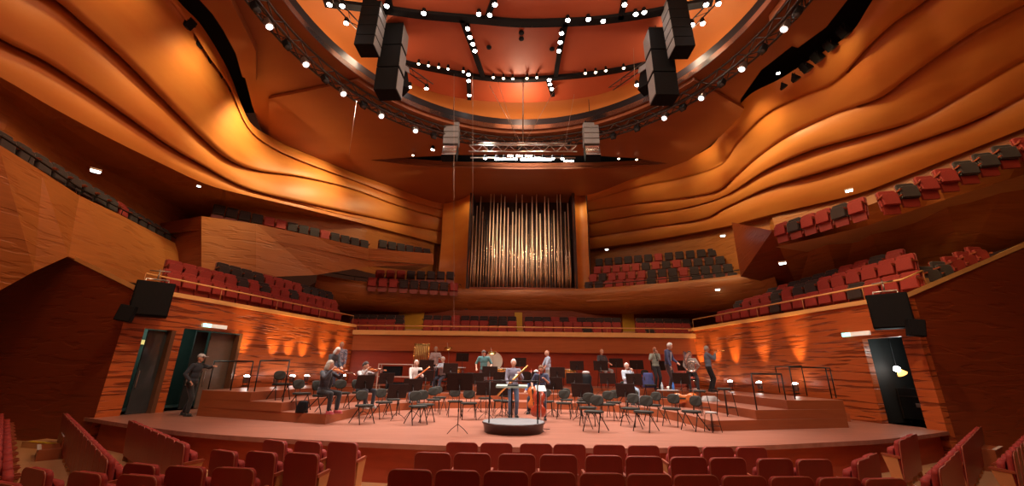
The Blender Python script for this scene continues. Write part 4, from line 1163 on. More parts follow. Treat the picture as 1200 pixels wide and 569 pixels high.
lamps([(580, 6), (732, 6)], lampA, zl, 'lamp at the top edge of the canopy', 'lamps at the canopy top edge')
lamps([(490.5, 75), (502, 77), (514, 79), (525, 81), (543, 84), (578, 91), (590, 92), (601, 92.5), (617.5, 92), (629, 91), (686, 86), (698, 85), (710, 83), (731, 80)], lampB, zl, 'warm lamp on the lower canopy track', 'warm lamps on the lower canopy track')
# lamps standing off the shell beside the canopy, on short ladder trusses
def minitruss(Q, z, label):
    P = [onz(q[0], q[1], z) for q in Q]; o = P[0]
    rt = empty('lighting_bar', o, 0, label, 'truss', 'short lighting bars beside the canopy')
    d = (P[-1]-P[0]).normalized(); n = V(-d.y, d.x, 0)*.16; L = (P[-1]-P[0]).length
    for k, off in enumerate((n, -n)):
        mb = MB(); mb.tube([off, d*L+off], .03, 6); mb.build('chord', TRUSSM, rt)
    mb = MB()
    m = int(L/.4)
    for i in range(m): s = 1 if i % 2 else -1; mb.tube([d*(i*L/m)+n*s, d*((i+1)*L/m)-n*s], .015, 5)
    mb.build('bracing', TRUSSM, rt)
zs_ = ZC+1.2
minitruss([(384, -8), (432, 44)], zs_, 'short lighting bar left of the hanging loudspeakers')
minitruss([(846, -8), (800, 40)], zs_, 'short lighting bar right of the hanging loudspeakers')
minitruss([(462, 70), (505, 100)], zs_-.1, 'short lighting bar between left loudspeakers and canopy rim')
minitruss([(758, 74), (716, 104)], zs_-.1, 'short lighting bar between right loudspeakers and canopy rim')
lamps([(386, 6), (401, 7.5), (405.5, 27.5)], lampA, zs_-.35, 'lamp left of the loudspeakers', 'lamps left of the hanging loudspeakers')
lamps([(827.5, 6), (842, 5), (823.6, 28), (811, 29.5), (795, 67)], lampA, zs_-.35, 'lamp right of the loudspeakers', 'lamps right of the hanging loudspeakers')
lamps([(468, 83), (480, 102), (499.5, 104)], lampA, zs_-.45, 'lamp near the rim at left', 'lamps near the opening rim at left')
lamps([(746.5, 100), (760, 75)], lampA, zs_-.45, 'lamp near the rim at right', 'lamps near the opening rim at right')

# ---- circular lighting truss
TR = RR+.35; TZ = ZC-.75
r = empty('lighting_truss', (RCX, RCY, TZ), 0, 'large round steel lighting truss hanging under the ceiling opening', 'truss')
n = 64
for rr, z in ((TR, 0), (TR, .42), (TR+.42, 0), (TR+.42, .42)):
    mb = MB(); mb.tube([V(rr*math.cos(2*PI*i/n), rr*math.sin(2*PI*i/n), z) for i in range(n)], .045, 6, closed=True); mb.build('chord', TRUSSM, r)
mb = MB()
for i in range(n*2):
    a = 2*PI*i/(n*2); b = 2*PI*(i+1)/(n*2); s = i % 2
    P = lambda ang, rr, z: V(rr*math.cos(ang), rr*math.sin(ang), z)
    mb.tube([P(a, TR+.42, .42*s), P(b, TR+.42, .42*(1-s))], .026, 5); mb.tube([P(a, TR+.42*s, 0), P(b, TR+.42*(1-s), 0)], .024, 5); mb.tube([P(a, TR, .42*s), P(b, TR, .42*(1-s))], .024, 5)
mb.build('bracing', TRUSSM, r)
for k in range(12):
    a = 2*PI*(k+.5)/12; mb = MB(); mb.tube([V((TR+.2)*math.cos(a), (TR+.2)*math.sin(a), .42), V((TR+.2)*math.cos(a), (TR+.2)*math.sin(a), .85)], .012, 5); mb.build('hanger', TRUSSM, r)
def make_flood(lens):
    f = empty('truss_spotlight', label='x', cat='spotlight')
    T = Matrix.Rotation(.5, 3, 'X')
    mb = MB(); mb.box(T @ V(0, 0, -.2), (.26, .24, .34), T, bev=.03); mb.build('housing', ALU if lens else BLACK, f)
    mb = MB(); mb.tube([(-.15, 0, -.2), (-.16, 0, .02), (.16, 0, .02), (.15, 0, -.2)], .014, 6); mb.build('yoke', METAL, f)
    mb = MB(); mb.lathe([(.0, -.385), (.11, -.38), (.12, -.36)], seg=16, M=T, caps=False); mb.build('lens', lens or GLASS, f)
    return f
flA = make_flood(mat('flood_lens', (1, 1, 1), .3, emit=(1, .95, .9), estr=2.2)); flB = make_flood(None)
def ang_px(px, py):
    p = onz(px, py, TZ-.1); return math.atan2(p.y-RCY, p.x-RCX)
fl = [(352, 22), (388, 62), (425, 94), (463, 119), (500, 134), (764, 122), (803, 100), (841, 67), (877, 24)]
for i, q in enumerate(fl):
    a = ang_px(*q); place(flA, (RCX+(TR+.2)*math.cos(a), RCY+(TR+.2)*math.sin(a), TZ-.03), a+PI/2, 'silver lit spotlight on the round truss, %s from the left' % ORD[i], 'lit spotlights on the round truss')
fd = [(338, 5), (370, 44), (408, 80), (446, 108), (520, 140), (580, 148), (610, 150), (660, 149), (708, 141), (735, 135), (783, 112), (822, 85), (860, 48), (892, 10)]
for i, q in enumerate(fd):
    a = ang_px(*q); place(flB, (RCX+(TR+.2)*math.cos(a), RCY+(TR+.2)*math.sin(a), TZ-.03), a+PI/2, 'dark unlit spotlight on the round truss, %s from the left' % ORD[i], 'unlit spotlights on the round truss')

# ---- hanging loudspeaker arrays
def array(name, top, n, w, h, d, yaw, tilt, label, gm, bm=CASE, curve=.0):
    r = empty('line_array_speaker', top, yaw, label, 'loudspeaker')
    p = V(0, 0, 0); a = tilt
    for i in range(n):
        T = Matrix.Rotation(a, 3, 'X')
        mb = MB(); mb.box((0, 0, 0), (w, d, h*.96), T, bev=.02); o = mb.build('speaker_cabinet', bm, r); o.location = p + T @ V(0, 0, -h/2)
        mb = MB(); mb.box(T @ V(0, -d/2-.012, 0), (w*.92, .02, h*.84), T); mb.build('grille', gm, o)
        p = p + T @ V(0, 0, -h); a += curve
    mb = MB(); mb.box((0, 0, .06), (w*.8, d*.9, .08)); mb.tube([(0, 0, .1), (0, 0, 1.6)], .02, 6); mb.build('flying_frame', METAL, r)
    return r
# side arrays: broad black flanks towards us, grilles towards the middle
def side_array(px, pyt, pyb, y, n, w, d, s, label, tilt=.05):
    t = ony(px, pyt, y); b = ony(px, pyb, y)
    H = t.z-b.z; t = V(b.x, b.y, t.z)
    return array('x', t, n, w, H/n, d, s*1.55, tilt, label, GRILLE)
side_array(434, -45, 60, 13.2, 10, .75, .80, 1, 'upper left hanging black loudspeaker column with grey grilles', .03)
side_array(454, 35, 112, 14.2, 3, .75, .95, 1, 'lower left hanging black loudspeaker column with tall grey grilles', 0)
side_array(795, -40, 62, 13.2, 10, .75, .80, -1, 'upper right hanging black loudspeaker column with grey grilles', .03)
side_array(779, 40, 118, 14.2, 3, .75, .95, -1, 'lower right hanging black loudspeaker column with tall grey grilles', 0)
for s, px, w in ((1, 470, 'left'), (-1, 758, 'right')):
    t = ony(px, 78, 15.0); b = ony(px, 108, 15.0)
    r = empty('small_hanging_speaker', t, s*.9, 'small black loudspeaker with pale top beside the lower %s column' % w, 'loudspeaker')
    mb = MB(); mb.box((0, 0, -(t.z-b.z)/2), (.62, .5, t.z-b.z), Matrix.Rotation(-.3, 3, 'X'), bev=.02); mb.build('cabinet', CASE, r)
    mb = MB(); mb.box((0, -.30, -.22), (.5, .03, .42), Matrix.Rotation(-.3, 3, 'X')); mb.build('grille', GRILLE, r)
    mb = MB(); mb.tube([(0, 0, 0), (0, 0, 1.4)], .02, 6); mb.build('hanger', METAL, r)
for px, w in ((530.5, 'left'), (691.5, 'right')):
    t = ony(px, 143 if px < 600 else 146, 18.6); b = ony(px, 171, 18.6)
    H = t.z-b.z
    r = array('x', t, 4, .82, H/4, .45, 0, 0, 'slim grey loudspeaker cluster hanging %s of the central lighting bar' % w, GRILLE, mat('grey_cabinet', (.22, .22, .23), .4, .3, noise=(6, .3, (.17, .17, .18))))
    p = V(0, .0, -H-.12); a = -.15
    for i in range(4):
        T = Matrix.Rotation(a, 3, 'X'); mb = MB(); mb.box(T @ V(0, 0, -.11), (.78, .4, .2), T, bev=.015); o = mb.build('lower_cabinet', CASE, r); o.location = p
        mb = MB(); mb.box(T @ V(0, -.215, -.11), (.72, .02, .16), T); mb.build('grille', SILVER, o); p = p + T @ V(0, 0, -.22); a -= .16
# ---- central lighting bar
A = ony(551, 171, 17.6); B = ony(675, 177, 17.6)
r = empty('central_lighting_bar', (A+B)/2, 0, 'rectangular lighting truss hanging in the middle below the round truss', 'truss')
L = (B-A).length
for y, z in ((-.3, 0), (.3, 0), (-.3, -.35), (.3, -.35)):
    mb = MB(); mb.tube([(-L/2, y, z), (L/2, y, z-.0)], .03, 6); mb.build('chord', ALU, r)
mb = MB()
for i in range(16):
    x0, x1 = -L/2+L*i/16, -L/2+L*(i+1)/16; s = i % 2
    mb.tube([(x0, -.3, -.35*s), (x1, -.3, -.35*(1-s))], .014, 5); mb.tube([(x0, -.3+.6*s, 0), (x1, .3-.6*s, 0)], .014, 5)
mb.build('bracing', ALU, r)
mb = MB(); mb.tube([(-L*.42, 0, .3), (L*.42, 0, .3)], .035, 8); mb.build('spreader_bar', ALU, r)
top = ony(612, 42, 17.6)-(A+B)/2
mb = MB(); mb.tube([(0, 0, .3), (0, 0, top.z)], .035, 8); mb.build('lifting_rod', CABLE, r)
for s in (-1, 1): mb = MB(); mb.tube([(s*L*.02, 0, .35), (s*L*.33, -.5, 3.4)], .012, 5); mb.build('guy_wire', CABLE, r)
CB = (A+B)/2
small = make_lamp(LAMP, .10)
for i, px in enumerate((569, 582, 591, 603, 614, 625, 637, 648, 659)):
    p = ony(px, 179.5, 17.3); p.z = CB.z-.52-.35*0
    place(small, p - V(0, 0, .22), 0, 'small white lamp under the central lighting bar, %s from the left' % ORD[i], 'lamps under the central lighting bar', (.8, .8, .8))
# bright tubes in the rear ceiling slot
for i, (xa, xb, y) in enumerate(((580, 606, 186.5), (610, 646, 187), (661, 672, 188.5), (595, 626, 182.5))):
    a = onz(xa, y, ZC-.05); b = onz(xb, y, ZC-.05)
    mb = MB(); mb.tube([a, b], .05, 8); o = mb.build('tube_lamp', LAMP); tag(o, 'white tube lamp in the dark rear ceiling slot, %s of four' % ('leftmost', 'second', 'rightmost', 'short upper')[i], 'lamp', 'tube lamps in the rear ceiling slot')
# single lamps
for q, z, w in (((507, 175.5), ZC-.45, 'bright round ceiling lamp left of the slim grey cluster'), ((484, 182), ZC-.3, 'dim small lamp in the left end of the rear slot'), ((725, 186), ZC-.3, 'dim small lamp right part of the rear slot'), ((746, 187), ZC-.3, 'dim small lamp at the right end of the rear slot')):
    p = onz(q[0], q[1], z); place(lampA if 'bright' in w else lampB, p, 0, w, 'single lamps at the rear slot')
# sheaves and cables through the canopy
for q, w in (((611, 39), 'upper black pulley on the canopy'), ((611, 46), 'lower black pulley on the canopy'), ((573, 56), 'left black cable anchor on the canopy'), ((647, 58), 'right black cable anchor on the canopy')):
    p = onz(q[0], q[1], CZ-.1); mb = MB(); mb.lathe([(.0, -.03), (.10, -.02), (.12, .0), (.12, .05), (.08, .09), (.0, .1)], seg=16); o = mb.build('pulley', BLACK, loc=p); tag(o, w, 'pulley')
for i, (q0, q1, y, w) in enumerate((((418, 118), (409, 181), 14.4, 'thin cable dropping from the lower left loudspeaker'), ((554, 60), (554, 330), 17.0, 'long thin vertical wire left of the organ'), ((532, 60), (532, 385), 17.0, 'leftmost long vertical wire hanging before the choir balcony'), ((741, 30), (744, 96), 15.5, 'short wire right of the canopy'), ((673, 110), (660, 180), 17.2, 'slanting wire right of the central lighting bar'), ((574, 66), (608, 172), 17.5, 'slanting wire left of the central lighting bar'))):
    a = ony(*q0, y); b = ony(*q1, y); mb = MB(); mb.tube([a, b], .008, 5); o = mb.build('hanging_cable', CABLE); tag(o, w, 'cable', 'thin hanging wires')
# ---- dark spotlights in the side slots
for s, Q, w in ((-1, ((226, 22), (239, 44), (249, 62), (260, 82), (270, 99)), 'left'), (1, ((984, 32), (968, 48), (953, 62), (940, 74), (927, 85), (913, 94)), 'right')):
    for i, q in enumerate(sorted(Q)):
        p = onz(q[0], q[1], ZC+.1); place(flB, p, aim((0, 0), (s, 0)), 'dark spotlight in the %s ceiling slot, %s from the left' % (w, ORD[i]), 'dark spotlights in the %s ceiling slot' % w, (1.25, 1.25, 1.2))
p = onz(912, 86, ZC-.1); place(small, p, 0, 'tiny lit lamp in the right ceiling slot', None)
# ---- organ
r = empty('pipe_organ', ((nl.x+nr.x)/2, OY, 7.45), 0, 'pipe organ with slim bronze pipes in the niche above the choir balcony', 'organ')
random.seed(5)
X0, X1 = ony(554, 300, OY).x, ony(671, 300, OY).x; xm = (X0+X1)/2; z0 = 7.45
mb = MB(); mb.box((0, .35, .06), (X1-X0+.1, 1.3, .12)); mb.build('organ_base', W_DARK, r)
tops = {554: 255, 558: 243, 562: 232, 566: 250, 574: 220, 578: 219, 583: 240, 587: 225, 592: 232, 596: 245, 601: 250, 605: 225, 609: 246, 613: 230, 618: 240, 624: 232, 630: 222, 634: 252, 640: 232, 644: 234, 650: 248, 655: 220, 659: 228, 664: 250, 668: 240}
K = sorted(tops)
def pipe(px, py, rad, y, m):
    top = min(14.5, ony(px, py, OY).z) - z0; x = ony(px, 300, OY).x; foot = random.uniform(.4, 1.0)
    mb = MB(); mb.lathe([(.015, .12), (rad, .12+foot), (rad, top), (rad*.8, top)], (x-xm, y, 0), 12, 0)
    mb.build('organ_pipe', m, r)
for k in K: pipe(k+random.uniform(-.5, .5), tops[k], .037, -.30, PIPETIP)
for i in range(30): pipe(555+115*(i+.5)/30+random.uniform(-1, 1), random.uniform(240, 262), .042, .10, BRONZE)
for i in range(38): pipe(554.5+116*(i+.5)/38, random.uniform(258, 276), .050, -.12, BRONZE)
# ---- wall loudspeakers beside the doors
def wallspk(px0, py0, px1, py1, y, yaw, w, rim_px):
    a = ony(px0, py0, y); b = ony(px1, py1, y); W = .92; H = abs(a.z-b.z); c = (a+b)/2
    yaw = aim((0, 0), (c.x, c.y)); r = empty('hanging_loudspeaker', c, yaw, 'large black square loudspeaker hung on the rail at the %s wall corner' % w, 'loudspeaker')
    mb = MB(); mb.box((0, 0, 0), (W, .55, H), bev=.03); mb.build('cabinet', CASE, r)
    mb = MB(); mb.box((0, -.28, 0), (W*.93, .02, H*.93), bev=.008); mb.build('grille', BLACK, r)
    mb = MB(); mb.tube([(-W*.3, 0, H/2), (-W*.3, .1, H/2+.12), (W*.3, .1, H/2+.12), (W*.3, 0, H/2)], .025, 6)
    mb.tube([(0, .1, H/2+.12), (0, .2, H/2+.45), (0, .5, H/2+.5)], .025, 6); mb.tube([(-.25, .15, H/2+.38), (.25, .15, H/2+.42)], .02, 6); mb.build('bracket', ALU, r)
    return c
wallspk(159, 331, 198, 371, 12.0, -.25, 'left', 0)
wallspk(1024, 345, 1063, 385, 12.1, .25, 'right', 0)
for px, py, y, yw, w in ((148, 367, 11.45, .5, 'left'), (1073, 384, 11.5, -.5, 'right')):
    p = ony(px, py, y); r = empty('small_loudspeaker', p, yw, 'small black loudspeaker beside the big one on the %s wall' % w, 'loudspeaker')
    mb = MB(); mb.box((0, 0, 0), (.36, .30, .46), Matrix.Rotation(.15, 3, 'Y'), bev=.02); mb.build('cabinet', CASE, r)
    mb = MB(); mb.box((0, -.155, 0), (.32, .015, .42), Matrix.Rotation(.15, 3, 'Y')); mb.build('grille', BLACK, r)
    mb = MB(); mb.tube([(0, .1, .2), (0, .75, .24)], .02, 6); mb.build('bracket', ALU, r)
# ---- exit signs and little lights
def on_wall_p(px, py, A, B, off=.06):
    p, u = onwall(px, py, A, B); n = Vector((-p.x, 0, 0)).normalized(); return p + n*off
for px, py, A, B, w, yaw in ((250, 382, SL0, SL1, 'left', math.atan2(SL1[1]-SL0[1], SL1[0]-SL0[0])), (1005, 391, SR0, SR1, 'right', math.atan2(SR1[1]-SR0[1], SR1[0]-SR0[0])+PI)):
    p = on_wall_p(px, py, A, B)
    r = empty('exit_sign', p, yaw+PI, 'long lit exit sign, green at one end, above the %s stage door' % w, 'sign')
    mb = MB(); mb.box((0, 0, 0), (.92, .06, .13), bev=.008); mb.build('sign_box', SIGNW, r)
    s = 1 if px < 600 else 1
    xg = .31
    mb = MB(); mb.box((xg*(1), .034, 0), (.28, .012, .12)); mb.box((xg, -.034, 0), (.28, .012, .12)); g = mb.build('green_field', GREENL, r)
    mb = MB()
    for sy in (-.043, .043):
        mb.ball((xg+.03, sy, .045), .016, 8); mb.bar((xg+.02, sy, .03), (xg-.01, sy, -.01), .02); mb.bar((xg-.01, sy, -.01), (xg+.03, sy, -.055), .014); mb.bar((xg-.01, sy, -.01), (xg-.05, sy, -.045), .014); mb.bar((xg+.01, sy, .02), (xg+.06, sy, .0), .012)
    mb.build('running_figure', SIGNW, g)
def make_cool():
    r = empty('emergency_light', label='x', cat='lamp')
    mb = MB(); mb.box((0, 0, .03), (.26, .16, .06), bev=.01); mb.build('housing', SILL, r)
    mb = MB(); mb.box((0, 0, -.02), (.22, .12, .05), bev=.015); mb.build('lens', LAMPC, r); return r
cool = make_cool()
for q, D, w in (((112, 200), 17.2, 'on the dark wall above the left gallery rail'), ((505, 300), 29.0, 'on the wall left of the organ'), ((711, 292), 29.6, 'above the block right of the organ'), ((847, 276), 23.5, 'beneath the right wavy wall near the turning wall'),
        ((917, 308), 18.3, 'on the shadowed wall right of the turning wall'), ((841, 339), 25.3, 'under the gallery band above the right terrace end'), ((995, 223), 19.6, 'under the right wavy wall above the short row'), ((233, 218), 21.0, 'tiny one at the corner of the left upper box')):
    p = ondist(q[0], q[1], D-.3); place(cool, p, aim((0, 0), (p.x, p.y)), 'small cool white emergency light %s' % w, 'emergency lights', (.6, .6, .6) if 'tiny' in w else None)
# ---- rails on the copings
def rail(path, h, label, m=W_RIM, step_=2.2, rad=.028, lift=0):
    path = [Vector(p) for p in path]; o = path[0]
    r = empty('balcony_rail', o, 0, label, 'railing')
    P = [p-o for p in path]
    mb = MB(); mb.tube([p+V(0, 0, h) for p in P], rad, 8); mb.build('handrail', m, r)
    L = sum((b-a).length for a, b in zip(P, P[1:])); n = max(2, int(L/step_)); 
    for i in range(n+1):
        s = L*i/n; q = P[-1]
        for a, b in zip(P, P[1:]):
            d = (b-a).length
            if s <= d+1e-6: q = a+(b-a)*(s/d); break
            s -= d
        mb = MB(); mb.tube([q + V(0, 0, lift), q+V(0, 0, h)], .014, 6); mb.build('post', METAL if m is not W_RIM else ARMW, r)
rail([(-11.95+.0, 12.2, RIMZ), (-9.28, 22.2, RIMZ)], .48, 'pale wooden handrail along the left terrace edge')
rail([(12.6, 12.5, RIMZ+.35), (11.62, 12.2, RIMZ), (9.42, 22.4, RIMZ)], .48, 'pale wooden handrail along the right terrace edge')
rail([(-9.1, 22.35, 4.17), (9.3, 22.35, 4.17)], .26, 'pale wooden handrail along the choir balcony front')
rail([p + V(0, 0, .02) for p in GLt], .22, 'thin handrail along the left gallery front', METAL)
q = [p for p in QT]
rail([q[i] for i in range(0, 9)], .25, 'thin handrail of the gallery band left of the organ', METAL)
rail([q[i] for i in range(16, 28)], .25, 'thin handrail of the gallery band right of the organ', METAL)
# ---- rooms behind the stage doors
def room(side, A, B, u0, u1, depth, nm):
    ex = Vector((B[0]-A[0], B[1]-A[1], 0)); n = Vector((-ex.y, ex.x, 0)).normalized()
    n = Vector((side*8.1, 2.1, 0)).normalized()
    P = lambda u, d, z: Vector((A[0], A[1], z)) + ex*u + n*d
    ua, ub = u0-.012, u1+.012
    mb = MB(); mb.face([P(ua, .23, ZS), P(ub, .23, ZS), P(ub, depth, ZS), P(ua, depth, ZS)]); struct(mb, 'floor_%s' % nm, GREYFL)
    mb = MB(); mb.face([P(ua, depth, ZS), P(ub, depth, ZS), P(ub, depth, 4.0), P(ua, depth, 4.0)]); mb.face([P(ua, .23, ZS), P(ua, depth, ZS), P(ua, depth, 4.0), P(ua, .23, 4.0)]); mb.face([P(ub, .23, ZS), P(ub, depth, ZS), P(ub, depth, 4.0), P(ub, .23, 4.0)]); mb.face([P(ua, .23, 4), P(ub, .23, 4), P(ub, depth, 4), P(ua, depth, 4)])
    struct(mb, 'wall_%s' % nm, CORR if side > 0 else GREENW)
    return P, ex, n
PLr, exL, nL = room(-1, SL0, SL1, u0, u3, 2.6, 'left_corridor')
PRr, exR, nR = room(1, SR0, SR1, r2, r1, 3.4, 'right_corridor')
# door leaf (grey-brown) standing inside the second left door, and the glazed one in the first
def leaf(P, ua, ub, d, zt, name, m, label):
    a, b = P(ua, d, ZS+.01), P(ub, d, ZS+.01); dd = (b-a).normalized(); c = (a+b)/2; W = (b-a).length; h = zt-ZS-.04
    r = empty(name, c, math.atan2(dd.y, dd.x)); r['kind'] = 'structure'
    mb = MB(); mb.box((0, 0, h/2), (W, .05, h), bev=.005); mb.build('leaf', m, r)
    mb = MB(); mb.box((-W*.42, .04, 1.0), (.03, .03, .5), bev=.005); mb.box((-W*.42, -.04, 1.0), (.03, .03, .5), bev=.005); mb.build('door_handle', ALU, r)
    return r
um, _ = U(248, 420, SL0, SL1)
leaf(PLr, um, u3, .30, z3_ if False else holesL[1][3], 'door_1', DOORG, 'x')
ug, _ = U(234, 420, SL0, SL1); leaf(PLr, ug, um, .45, holesL[1][3], 'door_2', CORR, 'x')
leaf(PLr, u0+.02, u1, .16, holesL[0][3], 'door_3', GLASS, 'x')
mb = MB(); mb.box((0, 0, 0), (.42, .03, .16)); 
pn = PLr((u2+ug)/2, 2.5, 3.0); c = ony(223, 412, pn.y)
o = mb.build('notice_board', mat('notice_yellow', (.75, .50, .12), .5, emit=(1, .7, .3), estr=.35, noise=(6, .3, (.6, .4, .1))), loc=PLr((u2+ug)/2+.02, 2.5, 2.95), rz=math.atan2(exL.y, exL.x)); tag(o, 'small lit yellow notice panel on the corridor wall behind the man', 'notice board')
# door frames
for (P, ua, ub, zt, k) in ((PLr, u1, u1+.012, holesL[0][3], 1), (PLr, u3-.012, u3, holesL[1][3], 2)):
    mb = MB(); a, b = P(ua, -.04, ZS), P(ub, -.04, ZS); mb.prism([(a.x, a.y), (b.x, b.y), (P(ub, .2, 0).x, P(ub, .2, 0).y), (P(ua, .2, 0).x, P(ua, .2, 0).y)], ZS, zt); struct(mb, 'trim_door_%d' % k, mat('door_frame_brown', (.16, .07, .035), .4, noise=(4, .3, (.12, .05, .025))))
# flight case behind the right door
c = PRr((r1+r2)/2, 1.35, ZS)
r = empty('flight_case', c, math.atan2(exR.y, exR.x), 'black flight case with metal edges standing behind the right stage door', 'flight case')
mb = MB(); mb.box((0, 0, .58), (1.25, .7, .9), bev=.01); mb.build('case_body', CASE, r)
for sx in (-1, 1):
    for sy in (-1, 1):
        mb = MB(); mb.bar((sx*.62, sy*.35, .13), (sx*.62, sy*.35, 1.03), .035); mb.build('corner_edge', TRUSSM, r)
        mb = MB(); mb.lathe([(.0, -.02), (.055, -.02), (.055, .02), (.0, .02)], (sx*.5, sy*.25, .06), 14, M=Matrix.Rotation(PI/2, 3, 'Y')); mb.build('caster', BLACK, r)
mb = MB(); mb.box((0, 0, .80), (1.27, .72, .03)); mb.build('lid_strip', TRUSSM, r)
for sy in (-1, 1): mb = MB(); mb.box((.1, sy*.36, .55), (.16, .02, .12), bev=.01); mb.build('latch', ALU, r)
c = PRr((r1+r2)/2, 1.35, 0)
p = ony(1051, 432, c.y+.2)
r = empty('corridor_lamp', p, 0, 'small bright lamp glowing in the dark right doorway', 'lamp')
mb = MB(); mb.ball((0, 0, 0), (.09, .09, .09), 12); mb.build('bulb', LAMP, r)
mb = MB(); mb.lathe([(.05, 0), (.14, -.16)], (.05, 0, -.02), 14, M=Matrix.Rotation(-.6, 3, 'Y'), caps=False); mb.build('lamp_shade', mat('orange_shade', (.8, .3, .08), .5, emit=(1, .45, .1), estr=2), r)
mb = MB(); mb.tube([(.0, 0, .05), (0, 0, 1.2)], .01, 5); mb.build('cord', BLACK, r)
# ================================================================== PEOPLE
def ik(a, c, l1, l2, pole):
    a = Vector(a); c = Vector(c); d = c-a; L = min(d.length, (l1+l2)*.995); d.normalize()
    x = (l1*l1-l2*l2+L*L)/(2*L); h = math.sqrt(max(1e-6, l1*l1-x*x))
    p = Vector(pole); p = (p - d*p.dot(d)).normalized()
    return a + d*x + p*h, a + d*L
def cone(mb, a, b, ra, rb, seg=12, fl=1.0):
    a, b = Vector(a), Vector(b); mb.tube([a, b], [ra, rb], seg); mb.ball(a, ra, 10); mb.ball(b, rb, 10)
def remesh(o, v, smooth=True, it=2):
    m = o.modifiers.new('continuous', 'REMESH'); m.mode = 'VOXEL'; m.voxel_size = v; m.use_smooth_shade = smooth
    if it: k = o.modifiers.new('smooth', 'SMOOTH'); k.iterations = it; k.factor = .5
def person(p, yaw, label, shirt, trousers, hair, lh=(-.22, .25, 1.0), rh=(.22, .25, 1.0), seated=False, seat_h=.48, lean=0.0, twist=0.0, nod=0.0, turn=0.0,
           H=1.75, sleeves='long', shoes=(.02, .02, .02), bald=False, longhair=False, cap=None, jacket=None, feet=None, gap=.11, group=None, step=0.0, pattern=None, curl=.9, elb=(0, -.4, -1)):
    s = H/1.75
    r = empty('person', p, yaw, label, 'person', group)
    hip = V(0, 0, (seat_h+.09)/s if seated else .93)
    L = Matrix.Rotation(-lean, 3, 'X') @ Matrix.Rotation(0, 3, 'Z'); TW = Matrix.Rotation(twist, 3, 'Z')
    def T(v): return hip + TW @ (L @ Vector(v))
    waist = T((0, 0, .14)); chest = T((0, .01, .36)); neck = T((0, 0, .54)); 
    HD = Matrix.Rotation(twist+turn, 3, 'Z') @ Matrix.Rotation(-(lean*.6+nod), 3, 'X')
    head = neck + HD @ V(0, .02, .155)
    sh = [T((-.185, 0, .475)), T((.185, 0, .475))]
    hands = [Vector(lh)/s, Vector(rh)/s]; el, wr = [], []
    for k in range(2):
        e, w = ik(sh[k], hands[k], .29, .26, Vector(((-1 if k == 0 else 1)*.6+elb[0], elb[1], elb[2]))); el.append(e); wr.append(w)
    hj = [hip+TW @ V(-.09, 0, -.03), hip+TW @ V(.09, 0, -.03)]
    if seated: an = [V(-gap-.02, .42, .09), V(gap+.03, .38, .09)]
    else: an = [V(-gap, -.02-step, .09), V(gap, .02+step, .09)]
    if feet: an = [Vector(feet[0]), Vector(feet[1])]
    kn = []
    for k in range(2):
        q, a2 = ik(hj[k], an[k], .43, .42, V((-.25 if k == 0 else .25)*(1 if seated else .1), 1, .6 if seated else 0)); kn.append(q); an[k] = a2
    S = lambda v: Vector(v)*s
    # body: one continuous skin surface with neck, face, arms and five-fingered hands
    mb = MB()
    cone(mb, S(hip), S(waist), .085*s, .075*s); cone(mb, S(waist), S(chest), .075*s, .085*s); cone(mb, S(chest), S(neck), .080*s, .05*s); cone(mb, S(sh[0]), S(sh[1]), .045*s, .045*s)
    cone(mb, S(neck - (head-neck)*.1), S(neck+(head-neck)*.6), .052*s, .050*s)
    mb.ball(S(head), (.076*s, .096*s, .112*s), 16, M=HD); mb.ball(S(head + HD @ V(0, .035, -.055)), (.052*s, .058*s, .06*s), 12, M=HD)
    mb.ball(S(head + HD @ V(0, .100, -.012)), (.013*s, .020*s, .026*s), 8, M=HD)       # nose
    mb.ball(S(head + HD @ V(0, .088, -.058)), (.026*s, .010*s, .010*s), 8, M=HD)       # lips
    for k in (-1, 1): mb.ball(S(head + HD @ V(k*.078, -.002, -.01)), (.012*s, .022*s, .032*s), 8, M=HD)
    for k in range(2):
        cone(mb, S(sh[k]), S(el[k]), .046*s, .038*s); cone(mb, S(el[k]), S(wr[k]), .038*s, .026*s)
        cone(mb, S(hj[k]), S(kn[k]), .075*s, .05*s); cone(mb, S(kn[k]), S(an[k]), .05*s, .036*s)
        d = (wr[k]-el[k]).normalized(); sd = -1 if k == 0 else 1
        up = V(0, 0, 1) if abs(d.z) < .85 else V(0, 1, 0); side = d.cross(up).normalized(); pn = side.cross(d).normalized()
        c = wr[k]+d*.05; Mh = Matrix((side, d, pn)).transposed()
        mb.ball(S(c), (.040*s, .052*s, .017*s), 10, M=Mh)
        for j, (o, ln) in enumerate(((-.030, .058), (-.010, .068), (.011, .064), (.031, .048))):
            b0 = c + side*o + d*.035; b1 = b0 + (d*math.cos(curl*.5) - pn*math.sin(curl*.5))*ln*.55; b2 = b1 + (d*math.cos(curl*1.6) - pn*math.sin(curl*1.6))*ln*.5
            mb.tube([S(b0), S(b1), S(b2)], [.0098*s, .0095*s, .0085*s], 8)
        t0 = c - side*sd*.030 - d*.02; t1 = t0 - side*sd*.022 + d*.03 - pn*.008; t2 = t1 + d*.025 - pn*.012 + side*sd*.004
        mb.tube([S(t0), S(t1), S(t2)], [.0115*s, .011*s, .0095*s], 8)
    b = mb.build('body', SKIN, r); remesh(b, .0085, it=1)
    mb = MB()
    for k in (-1, 1): mb.ball(S(head + HD @ V(k*.030, .086, .012)), (.013*s, .008*s, .009*s), 8, M=HD)
    mb.build('eyes', EYE, b)
    # shirt
    mb = MB(); c_ = 1.0
    mb.ball(S(T((0, 0, .04))), (.165*s, .120*s, .12*s), 14, M=TW @ L); mb.ball(S(T((0, .0, .20))), (.160*s, .118*s, .19*s), 14, M=TW @ L); mb.ball(S(T((0, .0, .37))), (.185*s, .122*s, .17*s), 14, M=TW @ L)
